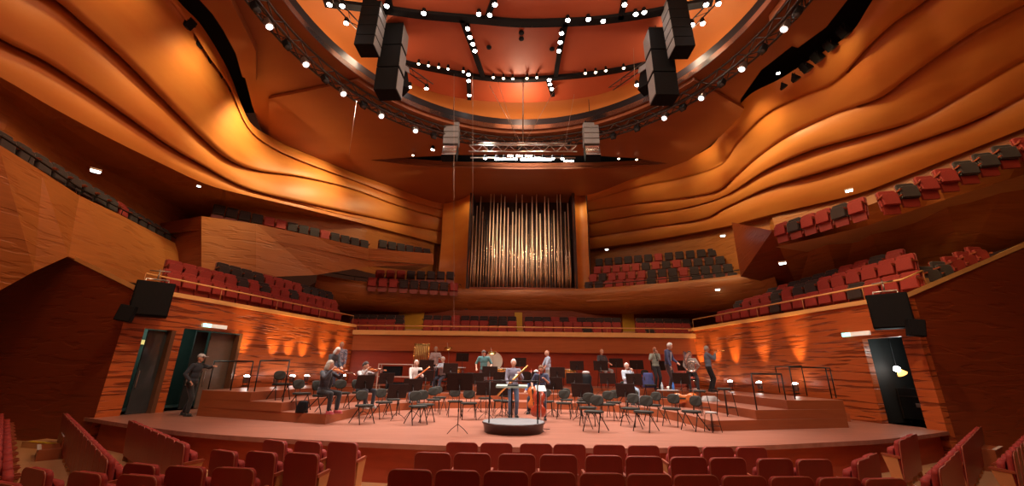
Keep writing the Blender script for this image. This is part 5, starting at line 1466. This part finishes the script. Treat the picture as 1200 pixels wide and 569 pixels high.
    cone(mb, S(T((-.13, 0, .46))), S(T((.13, 0, .46))), .075*s, .075*s); cone(mb, S(T((0, -.01, .48))), S(T((0, -.005, .535))), .075*s, .062*s)
    for k in range(2):
        cone(mb, S(sh[k]), S(el[k]), .064*s, .053*s)
        if sleeves == 'long': cone(mb, S(el[k]), S(el[k]+(wr[k]-el[k])*.90), .053*s, .040*s)
    o = mb.build('jacket' if jacket else 'shirt', cloth(shirt) if pattern is None else pattern, r); remesh(o, .016)
    if jacket:
        mb = MB(); mb.prism([(-.055, .50), (.055, .50), (.02, .16), (-.02, .16)], .118, .132, M=S(hip).to_3d() and Matrix(((1, 0, 0), (0, 0, 1), (0, 1, 0))))
        q = mb.build('shirt_front', cloth(jacket), r); q.location = S(hip); q.rotation_euler = (-lean, 0, twist)
    # trousers
    mb = MB(); mb.ball(S(hip + V(0, 0, -.01)), (.155*s, .118*s, .13*s), 14)
    for k in range(2):
        cone(mb, S(hj[k]), S(kn[k]), .092*s, .068*s); cone(mb, S(kn[k]), S(an[k]+(kn[k]-an[k])*.08), .068*s, .054*s)
    o = mb.build('trousers', cloth(trousers), r); remesh(o, .016)
    for k in range(2):
        f = S(an[k]); mb = MB(); ang = (-.12 if k == 0 else .12)
        M_ = Matrix.Rotation(-ang, 3, 'Z')
        mb.ball(f + M_ @ V(0, .085, -.045)*s, (.047*s, .085*s, .040*s), 12, M=M_); mb.ball(f + M_ @ V(0, -.02, -.035)*s, (.040*s, .06*s, .055*s), 12, M=M_); mb.box(f + M_ @ V(0, .05, -.075)*s, (.085*s, .26*s, .022*s), M_, bev=.008)
        mb.build('shoe', cloth(shoes), r)
    # hair
    if not bald or longhair:
        mb = MB(); q = bmesh.ops.create_uvsphere(mb.bm, u_segments=20, v_segments=14, radius=1)
        for v in q['verts']:
            n = v.co.copy(); keep = n.z > -.05 + .75*max(0, n.y) - .45*max(0, -n.y)
            rr = 1.09 + .03*math.sin(n.x*23)*math.sin(n.z*19+n.y*17)
            v.co = Vector((n.x*.080*rr, n.y*.099*rr, n.z*.116*rr)) if keep else Vector((n.x*.066, n.y*.082, n.z*.095))
        for v in mb.bm.verts: v.co = (HD @ (v.co + V(0, -.004, .004)) + head)*s
        for f in mb.bm.faces: f.smooth = True
        if longhair:
            mb.ball(S(head + HD @ V(0, -.06, -.09)), (.085*s, .055*s, .13*s), 14, M=HD)
            for k in (-1, 1): mb.ball(S(head + HD @ V(k*.070, -.01, -.06)), (.026*s, .05*s, .10*s), 10, M=HD)
        mb.build('hair', cloth(hair), r)
    if cap:
        mb = MB(); mb.ball(S(head + HD @ V(0, -.005, .045)), (.090*s, .108*s, .080*s), 16, M=HD); mb.box(S(head + HD @ V(0, .125, .045)), (.13*s, .11*s, .014*s), HD, bev=.005)
        mb.build('cap', cloth(cap), r)
    return r, [S(w) for w in wr], S(head), HD
def to_world(r, v): 
    c, s_ = math.cos(r.rotation_euler.z), math.sin(r.rotation_euler.z); v = Vector(v)
    return Vector(r.location) + V(v.x*c-v.y*s_, v.x*s_+v.y*c, v.z)
def vdir(r, v): return to_world(r, v) - Vector(r.location)
def locate(px, py_head, y, z=None, H=1.75):
    p = at_level(px, y, level(ony(px, 440, y).x, y) if z is None else z); return p
def seat_under(p, yaw, label, h=None):
    place(chair, (p.x, p.y, p.z), yaw, label, 'orchestra chairs')

# ---- violin prototype, bow
vio = violin_family('violin', .36, .21, .045, .25, 0, VARN)
VUSED = [False]
def give_violin(r, head, hand, label, blabel, bow_hand):
    h = to_world(r, head); hw = to_world(r, hand); 
    tail = h + vdir(r, (-.05, .09, -.115)); zd = hw-tail
    if VUSED[0]:
        v = copy_tree(vio)
    else:
        if vio not in KID: KID[vio] = kids(vio)
        v = vio; VUSED[0] = True
    orient(v, tail, zd, V(0, 0, 1) + vdir(r, (.25, 0, 0))); tag(v, label, 'violin', 'violins')
    b = to_world(r, bow_hand); c = tail + zd.normalized()*.30
    d = (c-b).normalized(); e = b + d*.70 + V(0, 0, .05)
    rb = empty('violin_bow', b, 0, blabel, 'bow', 'violin bows')
    mb = MB(); mb.tube([d*-.05, d*.68 + V(0, 0, .03)], .006, 6); mb.build('stick', ARMW, rb)
    mb = MB(); mb.bar(d*.0 + V(0, 0, -.02), d*.66 + V(0, 0, -.0), .010, .004); mb.build('bow_hair', PAPER, rb)
    mb = MB(); mb.box(d*.02 + V(0, 0, -.012), (.02, .03, .02)); mb.build('frog', EBONY, rb)
def hornshape(name, label, cat, loc, pts, rads, m, parts=()):
    r = empty(name, loc, 0, label, cat)
    mb = MB(); mb.tube(pts, rads, 10); mb.build('tubing', m, r)
    for nm, p2, r2, mm in parts: mb = MB(); mb.tube(p2, r2, 16, caps=False); mb.build(nm, mm, r)
    return r
PINK = (.55, .08, .10)
# 1 man with cap at the left door, arm stretched to the railing
p = onz(216, 487, ZS)
person(p, aim((p.x, p.y), (p.x+3, p.y-.2)), 'person in dark clothes and pale cap leaning an arm on the left railing', (.020, .026, .042), (.012, .012, .016), (.10, .08, .07),
       lh=(.0, .58, 1.42), rh=(.26, .16, .98), lean=.12, cap=(.55, .53, .55), step=.14, shoes=(.02, .02, .02), H=1.80, turn=0)
# 2 seated violinist, front left, on the lowest riser
p = onz(369, 485, z1); p = V(p.x, p.y+.25, z1); yaw = aim((p.x, p.y), (p.x+1, p.y-.25))
r, wr, hd, _h = person(p, yaw, 'seated violinist in dark clothes with pink shoes, frontmost on the left riser', (.035, .032, .045), (.012, .012, .018), (.52, .44, .36),
       lh=(-.16, .48, 1.06), rh=(.20, .36, 1.12), seated=True, lean=.10, shoes=PINK, longhair=True, nod=.15, turn=.35)
seat_under(p, yaw, 'grey padded black chair under the seated violinist with pink shoes')
give_violin(r, hd, wr[0], 'violin held by the violinist with pink shoes', 'bow of the violinist with pink shoes', wr[1])
# 3 white-haired person in dark grey bending forward
p = locate(380, 0, 14.6, 1.20)
person(p, aim((p.x, p.y), (p.x+1, p.y-.3)), 'standing person with white bobbed hair and dark grey top, bending forward', (.055, .06, .075), (.02, .02, .03), (.75, .70, .66),
       lh=(-.05, .50, .98), rh=(.18, .46, .95), lean=.38, nod=.3, H=1.72, longhair=True)
# 4 patterned shirt
PAT = mat('patterned_shirt', (.12, .14, .22), .8, noise=(22, .06, (.42, .38, .44)))
p = locate(394, 0, 16.6, z3)
person(p, aim((p.x, p.y), (p.x+.3, p.y-1)), 'standing person in blue and white patterned shirt at the left rear corner', (.3, .3, .4), (.10, .13, .22), (.55, .42, .32),
       lh=(-.22, .12, .85), rh=(.22, .2, .95), pattern=PAT, H=1.72)
# 5 seated violinist in white/grey
p = locate(420, 0, 13.3, z1); yaw = aim((p.x, p.y), (p.x+1, p.y-.45))
r, wr, hd, _h = person(p, yaw, 'seated violinist with dark hair and pale grey top, second on the left', (.48, .44, .44), (.02, .022, .03), (.035, .022, .018),
       lh=(-.12, .52, 1.12), rh=(.20, .38, 1.14), seated=True, lean=.08, shoes=(.5, .45, .42), turn=.3, nod=.1)
seat_under(p, yaw, 'grey padded black chair under the violinist in pale grey top')
give_violin(r, hd, wr[0], 'violin held by the violinist in pale grey top', 'bow of the violinist in pale grey top', wr[1])
# 6 seated white-haired player, white shirt and jeans with orange instrument
p = locate(484, 0, 16.0); yaw = aim((p.x, p.y), (p.x+.35, p.y-1))
r, wr, hd, _h = person(p, yaw, 'seated white-haired player in white shirt and jeans behind the left music stands', (.70, .64, .60), (.16, .24, .40), (.68, .62, .56),
       lh=(-.14, .36, .98), rh=(.16, .34, .72), seated=True, seat_h=.62, lean=.1, nod=.15)
seat_under(p, yaw, 'grey padded black chair under the white-haired player in jeans')
def bassoon(r, wr, hd, label, name='bassoon', m=VARN, cat='bassoon'):
    a = to_world(r, wr[1]); b = to_world(r, wr[0]); d = (b-a).normalized(); o = empty(name, a, 0, label, cat)
    mb = MB(); mb.tube([d*-.45, d*.05, d*.60, d*.62, d*.85], [.036, .034, .030, .024, .030], 12); mb.build('long_joint', m, o)
    mb = MB(); mb.tube([d*.30 + V(0, 0, 0), d*.36 + vdir(r, (.03, -.10, .06)), d*.34 + vdir(r, (.05, -.2, .1))], .008, 6); mb.build('crook', SILVER, o)
    for k in range(3): mb = MB(); mb.ball(d*(-.1+.2*k) + vdir(r, (0, .035, 0)), .018, 8); mb.build('key', SILVER, o)
bassoon(r, wr, hd, 'orange-brown bassoon held by the white-haired player in jeans')
# 7 two people by the bells
p = locate(508, 0, 19.6)
person(p, aim((p.x, p.y), (p.x+.2, p.y-1)), 'person in pale pinkish shirt standing right of the tubular bells', (.52, .40, .40), (.02, .02, .03), (.45, .36, .30), lh=(-.2, .35, 1.2), rh=(.1, .35, 1.25), H=1.76, lean=.1, nod=.2)
p = locate(517, 0, 18.9)
person(p, aim((p.x, p.y), (p.x-.4, p.y-1)), 'player in pale blue top seated low beside the pinkish shirt', (.50, .53, .62), (.05, .06, .10), (.60, .55, .50), lh=(-.15, .3, 1.0), rh=(.15, .3, 1.1), seated=True, seat_h=.60, H=1.76)
seat_under(p, aim((p.x, p.y), (p.x-.4, p.y-1)), 'grey padded black chair under the player in pale blue top')
# 8 teal shirt
p = locate(566, 0, 18.3)
person(p, aim((p.x, p.y), (p.x, p.y-1)), 'standing man in teal shirt looking down with both arms lowered', (.09, .26, .28), (.05, .012, .010), (.08, .05, .04), lh=(-.30, .22, 1.02), rh=(.30, .22, 1.02), lean=.22, nod=.5, H=1.84, sleeves='short')
# 9 white-haired player standing behind the podium
p = onz(601, 489, ZS); p = V(p.x, p.y, ZS); yaw = aim((p.x, p.y), (p.x+.15, p.y-1))
r, wr, hd, _h = person(p, yaw, 'standing white-haired man in jeans behind the conductor desk holding a golden instrument', (.20, .20, .28), (.07, .11, .19), (.78, .74, .70), lh=(-.16, .32, 1.32), rh=(.20, .30, .98), H=1.78, nod=.1)
bassoon(r, wr, hd, 'golden long wind instrument held by the man behind the conductor desk', 'golden_wind_instrument', BRASS, 'wind instrument')
# 10 blue shirt seated cellist & navy T-shirt
p = locate(629, 0, 15.2); yaw = aim((p.x, p.y), (p.x-.2, p.y-1))
r, wr, hd, _h = person(p, yaw, 'seated cellist with white hair and bright blue shirt right of the podium', (.10, .20, .55), (.03, .03, .05), (.74, .70, .66), lh=(-.16, .30, 1.05), rh=(.34, .32, .75), seated=True, seat_h=.55, lean=.12, gap=.2)
seat_under(p, yaw, 'grey padded black chair under the cellist in bright blue shirt')
c2 = copy_tree(cello) if cello in KID else None
if c2 is None:
    KID[cello] = kids(cello); [KID.setdefault(k, kids(k)) for k in KID[cello]]; c2 = copy_tree(cello)
q = to_world(r, (0, .42, 0)); orient(c2, V(q.x, q.y, q.z+.16), (q-Vector(r.location))*-.45 + V(-.12, 0, 1), vdir(r, (0, 1, .3))); tag(c2, 'orange cello between the knees of the player in bright blue', 'cello')
for ch in c2.children:
    if ch.name.startswith('body'):
        ch.data = ch.data.copy(); ch.data.materials[0] = VARN
p = V(CELLO.x+.12, CELLO.y+.48, ZS); yaw = aim((p.x, p.y), (p.x-.1, p.y-1))
person(p, yaw, 'person with brown hair in navy T-shirt standing behind the reddish cello', (.04, .055, .12), (.03, .04, .07), (.20, .09, .04), lh=(-.12, .38, 1.18), rh=(.26, .26, .95), lean=.22, nod=.35, H=1.62, sleeves='short', longhair=True)
# 11 light blue shirt at the back
p = locate(643, 0, 19.0)
person(p, aim((p.x, p.y), (p.x-1, p.y-.25)), 'standing bald man in light blue shirt, turned left, behind the stands', (.42, .52, .68), (.30, .28, .26), (.6, .5, .45), lh=(-.15, .30, .98), rh=(.18, .34, 1.0), H=1.86, bald=True, lean=.05, sleeves='short')
# 12 dark shirt seated high at the back
p = locate(707, 0, 19.4); yaw = aim((p.x, p.y), (p.x+.6, p.y-1))
person(p, yaw, 'dark-shirted bald player seated high against the red wall', (.05, .04, .045), (.30, .27, .26), (.2, .12, .1), lh=(-.15, .40, 1.05), rh=(.25, .35, 1.05), seated=True, seat_h=.78, H=1.84, bald=True, sleeves='short', feet=((-.13, .36, .30), (.15, .33, .30)))
place(st, (p.x, p.y, p.z), .2, 'round stool under the dark-shirted player at the back', 'round stools')
# 13 seated pale blue
p = locate(737, 0, 16.6); yaw = aim((p.x, p.y), (p.x+.45, p.y-1))
r, wr, hd, _h = person(p, yaw, 'seated white-haired player in pale blue shirt playing a small instrument', (.55, .62, .74), (.30, .42, .55), (.72, .68, .64), lh=(-.07, .26, 1.20), rh=(.08, .28, 1.02), seated=True, seat_h=.62, nod=.05)
seat_under(p, yaw, 'grey padded black chair under the seated player in pale blue')
def clarinet(r, wr, name, label, m=EBONY, cat='clarinet'):
    a = to_world(r, (wr[0]*1.0 + wr[1])/2); d = vdir(r, (0, .35, -1)).normalized(); o = empty(name, a, 0, label, cat)
    mb = MB(); mb.tube([d*-.28, d*.25], .014, 10); mb.build('tube', m, o); mb = MB(); mb.tube([d*.25, d*.32], [.016, .034], 14, caps=False); mb.build('bell', m, o)
    for k in range(3): mb = MB(); mb.ball(d*(-.12+.12*k) + vdir(r, (0, .017, 0)), .011, 8); mb.build('key', SILVER, o)
clarinet(r, wr, 'clarinet', 'clarinet held by the seated player in pale blue')
# 14 pale green flute player
p = locate(771, 0, 18.4); yaw = aim((p.x, p.y), (p.x+.25, p.y-1))
r, wr, hd, _h = person(p, yaw, 'standing bald player in pale green shirt raising both hands to the mouth', (.42, .52, .46), (.03, .03, .04), (.4, .3, .25), lh=(.02, .26, 1.50), rh=(.22, .24, 1.46), H=1.80, bald=True)
clarinet(r, wr, 'oboe', 'dark oboe held by the player in pale green', EBONY, 'oboe')
# 15 navy blazer
p = locate(786, 0, 16.8, z3)
person(p, aim((p.x, p.y), (p.x+.75, p.y-.7)), 'standing white-haired man in navy blazer and dark trousers looking down', (.035, .045, .13), (.045, .022, .025), (.72, .68, .64), lh=(-.12, .34, 1.08), rh=(.22, .20, .90), H=1.88, nod=.35, lean=.1, jacket=(.62, .60, .66))
# 16 silver tuba player
p = locate(813, 0, 17.2); yaw = aim((p.x, p.y), (p.x-.3, p.y-1))
r, wr, hd, _h = person(p, yaw, 'seated player in white shirt almost hidden behind a large silver tuba', (.66, .60, .58), (.03, .03, .04), (.10, .06, .05), lh=(-.20, .34, 1.05), rh=(.22, .36, .88), seated=True, seat_h=.66)
seat_under(p, yaw, 'grey padded black chair under the silver tuba player')
o = empty('tuba', to_world(r, (0, .38, .95)), yaw, 'large coiled silver tuba on the lap of the seated player', 'tuba')
mb = MB(); mb.tube([V(.20*math.cos(a), .0, .20*math.sin(a)) + V(0, .03*math.sin(a*.5), 0) for a in [2*PI*i/24 for i in range(24)]], [.030+.02*i/24 for i in range(24)], 10, closed=True); mb.build('outer_coil', SILVER, o)
mb = MB(); mb.tube([V(.11*math.cos(a), -.05, .11*math.sin(a)) for a in [2*PI*i/18 for i in range(18)]], .018, 8, closed=True); mb.build('inner_coil', SILVER, o)
mb = MB(); mb.tube([(.18, .02, -.05), (.21, .02, .15), (.20, .02, .28), (.17, .02, .40), (.10, .03, .50)], [.045, .055, .075, .12, .21], 24, caps=False); mb.build('bell', SILVER, o)
for k in range(3): mb = MB(); mb.tube([(-.06+.05*k, -.10, -.10), (-.06+.05*k, -.10, .08)], .018, 10); mb.build('valve', SILVER, o)
mb = MB(); mb.tube([(-.10, -.05, .12), (-.08, -.16, .24), (-.02, -.22, .28)], [.010, .010, .016], 8); mb.build('mouthpipe', SILVER, o)
# 17 trumpet player
p = locate(834, 0, 17.2); yaw = aim((p.x, p.y), (p.x+1, p.y-.15))
r, wr, hd, _h = person(p, yaw, 'standing grey-haired trumpet player in blue-grey shirt, furthest right', (.20, .27, .38), (.015, .015, .02), (.60, .56, .54), lh=(-.08, .36, 1.48), rh=(.06, .30, 1.46), H=1.78)
def trumpet(r, wr, hd, label, m=BRASS):
    a = to_world(r, hd + V(0, .13, -.05)); d = vdir(r, (0, 1, -.05)).normalized(); s_ = vdir(r, (1, 0, 0)); o = empty('trumpet', a, 0, label, 'trumpet')
    mb = MB(); mb.tube([d*0, d*.42], .007, 8); mb.tube([d*.10, d*.12+V(0, 0, -.055), d*.34+V(0, 0, -.055), d*.36], .007, 8); mb.build('tubing', m, o)
    mb = MB(); mb.tube([d*.36, d*.46, d*.50, d*.52], [.010, .022, .042, .060], 20, caps=False); mb.build('bell', m, o)
    for k in range(3): mb = MB(); mb.tube([d*(.18+.035*k)+V(0, 0, -.07), d*(.18+.035*k)+V(0, 0, .045)], .011, 8); mb.build('valve', m, o)
    mb = MB(); mb.tube([d*-.02, d*.02], [.012, .006], 10); mb.build('mouthpiece', SILVER, o)
trumpet(r, wr, hd, 'brass trumpet pointed right by the player furthest right')

# ================================================================== THINGS LEFT ON CHAIRS AND RISERS
def drape(name, c, w, d, h, m, label, cat, rz=0, group=None):
    """soft heap/draped cloth, closed body with folds"""
    mb = MB(); n = 26; rows = []
    for j in range(9):
        t = j/8; z = h*(1-t); k = .62+.38*t**.7
        rows.append([V(w*k*(.5+.05*math.sin(5*a+j*.5)+.03*math.sin(9*a))*math.cos(a), d*k*(.5+.06*math.sin(4*a+1+j*.3))*math.sin(a), z) for a in [2*PI*i/n for i in range(n+1)]])
    mb.grid(rows); top = [v for v in rows[0][:-1]]; cc = V(0, 0, h*1.02)
    for a, b in zip(rows[0][:-1], rows[0][1:]): mb.face([a, b, cc])
    mb.face([p for p in rows[-1][:-1]])
    bmesh.ops.remove_doubles(mb.bm, verts=mb.bm.verts[:], dist=.001)
    o = mb.build(name, m, loc=c, rz=rz); return tag(o, label, cat, group)
p = locate(763, 0, 17.4); yaw = aim((p.x, p.y), (p.x-.1, p.y-1))
place(chair, (p.x, p.y, p.z), yaw, 'grey padded black chair carrying a blue jacket on its back', 'orchestra chairs')
q = p + V(math.sin(yaw)*.26, -math.cos(yaw)*.26, .34)
drape('draped_jacket', q, .52, .22, .58, BLUEC, 'blue jacket hung over a chair back right of centre', 'jacket', yaw)
p = locate(688, 0, 17.6)
r = empty('instrument_case', p, 0, 'tall black rounded instrument case with pale top right of centre', 'case')
mb = MB(); mb.lathe([(.22, .0), (.26, .05), (.27, .5), (.20, .72), (.24, .95), (.16, 1.08), (.0, 1.1)], seg=20); mb.build('case_shell', BLACK, r)
mb = MB(); mb.lathe([(.15, 1.09), (.16, 1.15), (.10, 1.2), (.0, 1.2)], seg=16); mb.build('pale_top', PADL, r)
p = locate(687, 0, 15.2)
o = empty('silver_horn', p + V(0, 0, .62), 0, 'white-looking silver horn bell resting on a chair right of centre', 'horn')
mb = MB(); mb.tube([(-.22, .15, .05), (-.16, .05, .10), (-.06, -.05, .08), (.04, -.14, .04)], [.03, .06, .11, .19], 24, caps=False); mb.build('bell', SILVER, o)
mb = MB(); mb.tube([V(.13*math.cos(a)-.16, .12, .13*math.sin(a)+.02) for a in [2*PI*i/20 for i in range(20)]], .022, 8, closed=True); mb.build('coil', SILVER, o)
place(chair, (p.x-.05, p.y+.1, p.z), .2+PI, 'grey padded black chair under the silver horn', 'orchestra chairs')
p = locate(832, 0, 15.2)
drape('white_bag', p, .70, .36, .17, PADL, 'crumpled white bag lying on the right riser in front of the trumpet player', 'bag', .2)
p = locate(785, 0, 14.6)
r = empty('side_table', p, .1, 'small grey side table holding bottles on the right riser', 'table')
mb = MB(); mb.box((0, 0, .60), (.62, .36, .025), bev=.006); mb.build('table_top', PADL, r)
for sx in (-1, 1):
    for sy in (-1, 1): mb = MB(); mb.tube([(sx*.27, sy*.14, .59), (sx*.28, sy*.15, .01)], .012, 6); mb.build('leg', METAL, r)
for k, (dx, m, w) in enumerate(((-.18, mat('clear_bottle', (.55, .62, .68), .15, noise=(6, .3, (.48, .55, .6))), 'clear bottle at the left of the small side table'), (.02, PAPER, 'white cup in the middle of the small side table'), (.2, mat('blue_bottle', (.08, .25, .7), .2, noise=(6, .3, (.06, .2, .6))), 'blue bottle at the right of the small side table'))):
    mb = MB(); mb.lathe([(.0, 0), (.038, .002), (.04, .14), (.016, .20), (.016, .235), (.0, .236)] if k != 1 else [(.0, 0), (.03, .002), (.042, .11), (.038, .11), (.03, .01), (.0, .01)], seg=16)
    o = mb.build('bottle' if k != 1 else 'cup', m, loc=p + V(dx, .02, .614)); tag(o, w, 'bottle' if k != 1 else 'cup')
p = locate(364, 0, 11.9, z1); drape('black_bag', p + V(-.12, -.25, 0), .34, .22, .30, BLACK, 'small black bag standing by the chair of the pink-shoed violinist', 'bag')
# ================================================================== LIGHT & CAMERA
def spot(loc, to, energy, col, size=60, blend=.6, rad=.12, name='spot_light'):
    l = bpy.data.lights.new(name, 'SPOT'); l.energy = energy; l.color = col; l.spot_size = math.radians(size); l.spot_blend = blend; l.shadow_soft_size = rad
    o = bpy.data.objects.new(name, l); COL.objects.link(o); o.location = loc
    o.rotation_euler = (Vector(to)-Vector(loc)).to_track_quat('-Z', 'Y').to_euler(); return o
def point(loc, energy, col, rad=.3):
    l = bpy.data.lights.new('fill_light', 'POINT'); l.energy = energy; l.color = col; l.shadow_soft_size = rad
    o = bpy.data.objects.new('fill_light', l); COL.objects.link(o); o.location = loc; return o
WARM = (1, .62, .32); STG = (1, .88, .80)
# stage lights hanging in the ring
for a in (40, 62, 84, 106, 128, 150, 20, 170):
    x = RCX+8.3*math.cos(math.radians(a)); y = RCY+8.3*math.sin(math.radians(a))
    spot((x, y, 14.1), (x*.25, 13.5+ (y-14)*.15, ZS), 2500, STG, 56, .7, .14)
for x in (-6.5, -2.2, 2.2, 6.5):
    spot((x, 4.5, 14.9), (x*.9, 12.6, ZS), 1800, STG, 56, .8, .14)
# warm grazing lights in the side slots of the ceiling wash the wavy walls
for s, P in ((-1, ((-11.2, 8.5), (-11.0, 12.5), (-12.0, 16.5), (-10.0, 20.5), (-6.5, 23.5))), (1, ((10.5, 8.5), (10.3, 12.5), (9.6, 16.5), (8.3, 20.0), (5.8, 23.5)))):
    for i, (x, y) in enumerate(P):
        spot((x, y, 14.4), (x + s*4.5, y+1.5, 11.0), (260, 640, 920, 780, 520)[i], (1, .84, .44), 100, .9, .3)
# floor spotlights wash the side walls upwards
for i, (x, y, s) in enumerate(UPL):
    spot((x, y, 1.90), (x + s*.42, y + .0, 3.8), 300, (1, .60, .18), 40, 1.0, .03)
# added warm spots below the opening, brightening the galleries
for a, b, e, sz in (((6, 12, 13.9), (16, 13, 6.5), 900, 60), ((6.5, 8, 13.9), (15.5, 10.5, 6), 700, 60), ((-6, 12, 13.9), (-15.5, 14, 6.5), 500, 60), ((-6.5, 8, 13.9), (-15, 9.5, 6), 520, 60), ((2, 17.5, 13.9), (8, 25.5, 6.5), 420, 50), ((-2, 17.5, 13.9), (-8, 25, 6.5), 300, 50)):
    spot(a, b, e, (1, .72, .30) if a[0] > 0 else (1, .60, .28), sz, .8, .2)
# added spots brightening the stage-door walls and the side blocks of the stalls
for sx in (-1, 1):
    spot((sx*3.5, 6.5, 14.0), (sx*11.4, 13.6, 2.2), 1500, (1, .70, .38), 34, .8, .2)
    spot((sx*2.0, 11.0, 14.0), (sx*8.5, 8.0, .6), 900, (1, .78, .62), 44, .9, .2)
for x in (-6, 0, 6): spot((x*.8, 15.5, 13.9), (x, 22.2, 4.2), 330, (1, .80, .50), 40, .9, .15)  # added spots brightening the choir balcony front
# added corridor fill behind the stage doors, and small lights on the organ wings
point(PLr((u2+ug)/2, 1.5, 3.4), 26, (.75, 1, .85), .1)
point(PRr((r1+r2)/2, .7, 2.9), 14, (.8, 1, .95), .1)
for s in (-1, 1): spot((s*4.3+.1, 26.2, 14.4), (s*5.0, 28.2, 12.2), 110, (1, .85, .4), 90, .9, .08)
# added spots in front of the niche, brightening the organ pipes
for s in (-1, 1):
    spot((s*2.6, 24.5, 14.2), (s*.6, OY, 11.0), 800, (1, .8, .6), 60, .8, .2)
spot((0, 20, 13.2), (0, OY, 10.0), 420, (1, .85, .75), 40, .8, .1)
# added ambient fill points, out of view and without fittings
for x, y in ((-7, 1), (7, 1), (0, -3), (-7, -6), (7, -6)):
    point((x, y, 13.5), 230, (1, .52, .28), .4)
point((RCX, RCY-6, ZC+.5), 350, (1, .75, .5), 1.0)  # added fill inside the opening, for shell and canopy; next loop likewise
for x, y in ((-8.2, 7), (8.2, 7), (0, 18.6), (-7.5, 14.5), (7.5, 14.5), (0, 4), (-4, 10), (4, 10)):
    point((x, y, ZC+.75), 190, (1, .74, .5), .4)
w = bpy.data.worlds.new('world'); SC.world = w; w.use_nodes = True
w.node_tree.nodes['Background'].inputs[0].default_value = (.02, .006, .003, 1); w.node_tree.nodes['Background'].inputs[1].default_value = 1
cam = bpy.data.cameras.new('camera'); cam.sensor_fit = 'HORIZONTAL'; cam.sensor_width = 36; cam.lens = F/1200*36
cam.clip_start = .05; cam.clip_end = 200
co = bpy.data.objects.new('camera', cam); COL.objects.link(co)
M = Matrix((RT, UP, -FWD)).transposed().to_4x4(); M.translation = CAM; co.matrix_world = M
SC.camera = co
SC.view_settings.view_transform = 'Standard'; SC.view_settings.look = 'None'; SC.view_settings.gamma = 1; SC.view_settings.exposure = 0.45
SC.view_settings.use_curve_mapping = False
try:
    SC.cycles.max_bounces = 6; SC.cycles.diffuse_bounces = 4; SC.cycles.glossy_bounces = 3; SC.cycles.use_denoising = True
    SC.cycles.sample_clamp_indirect = 4
except Exception as e: print(e)
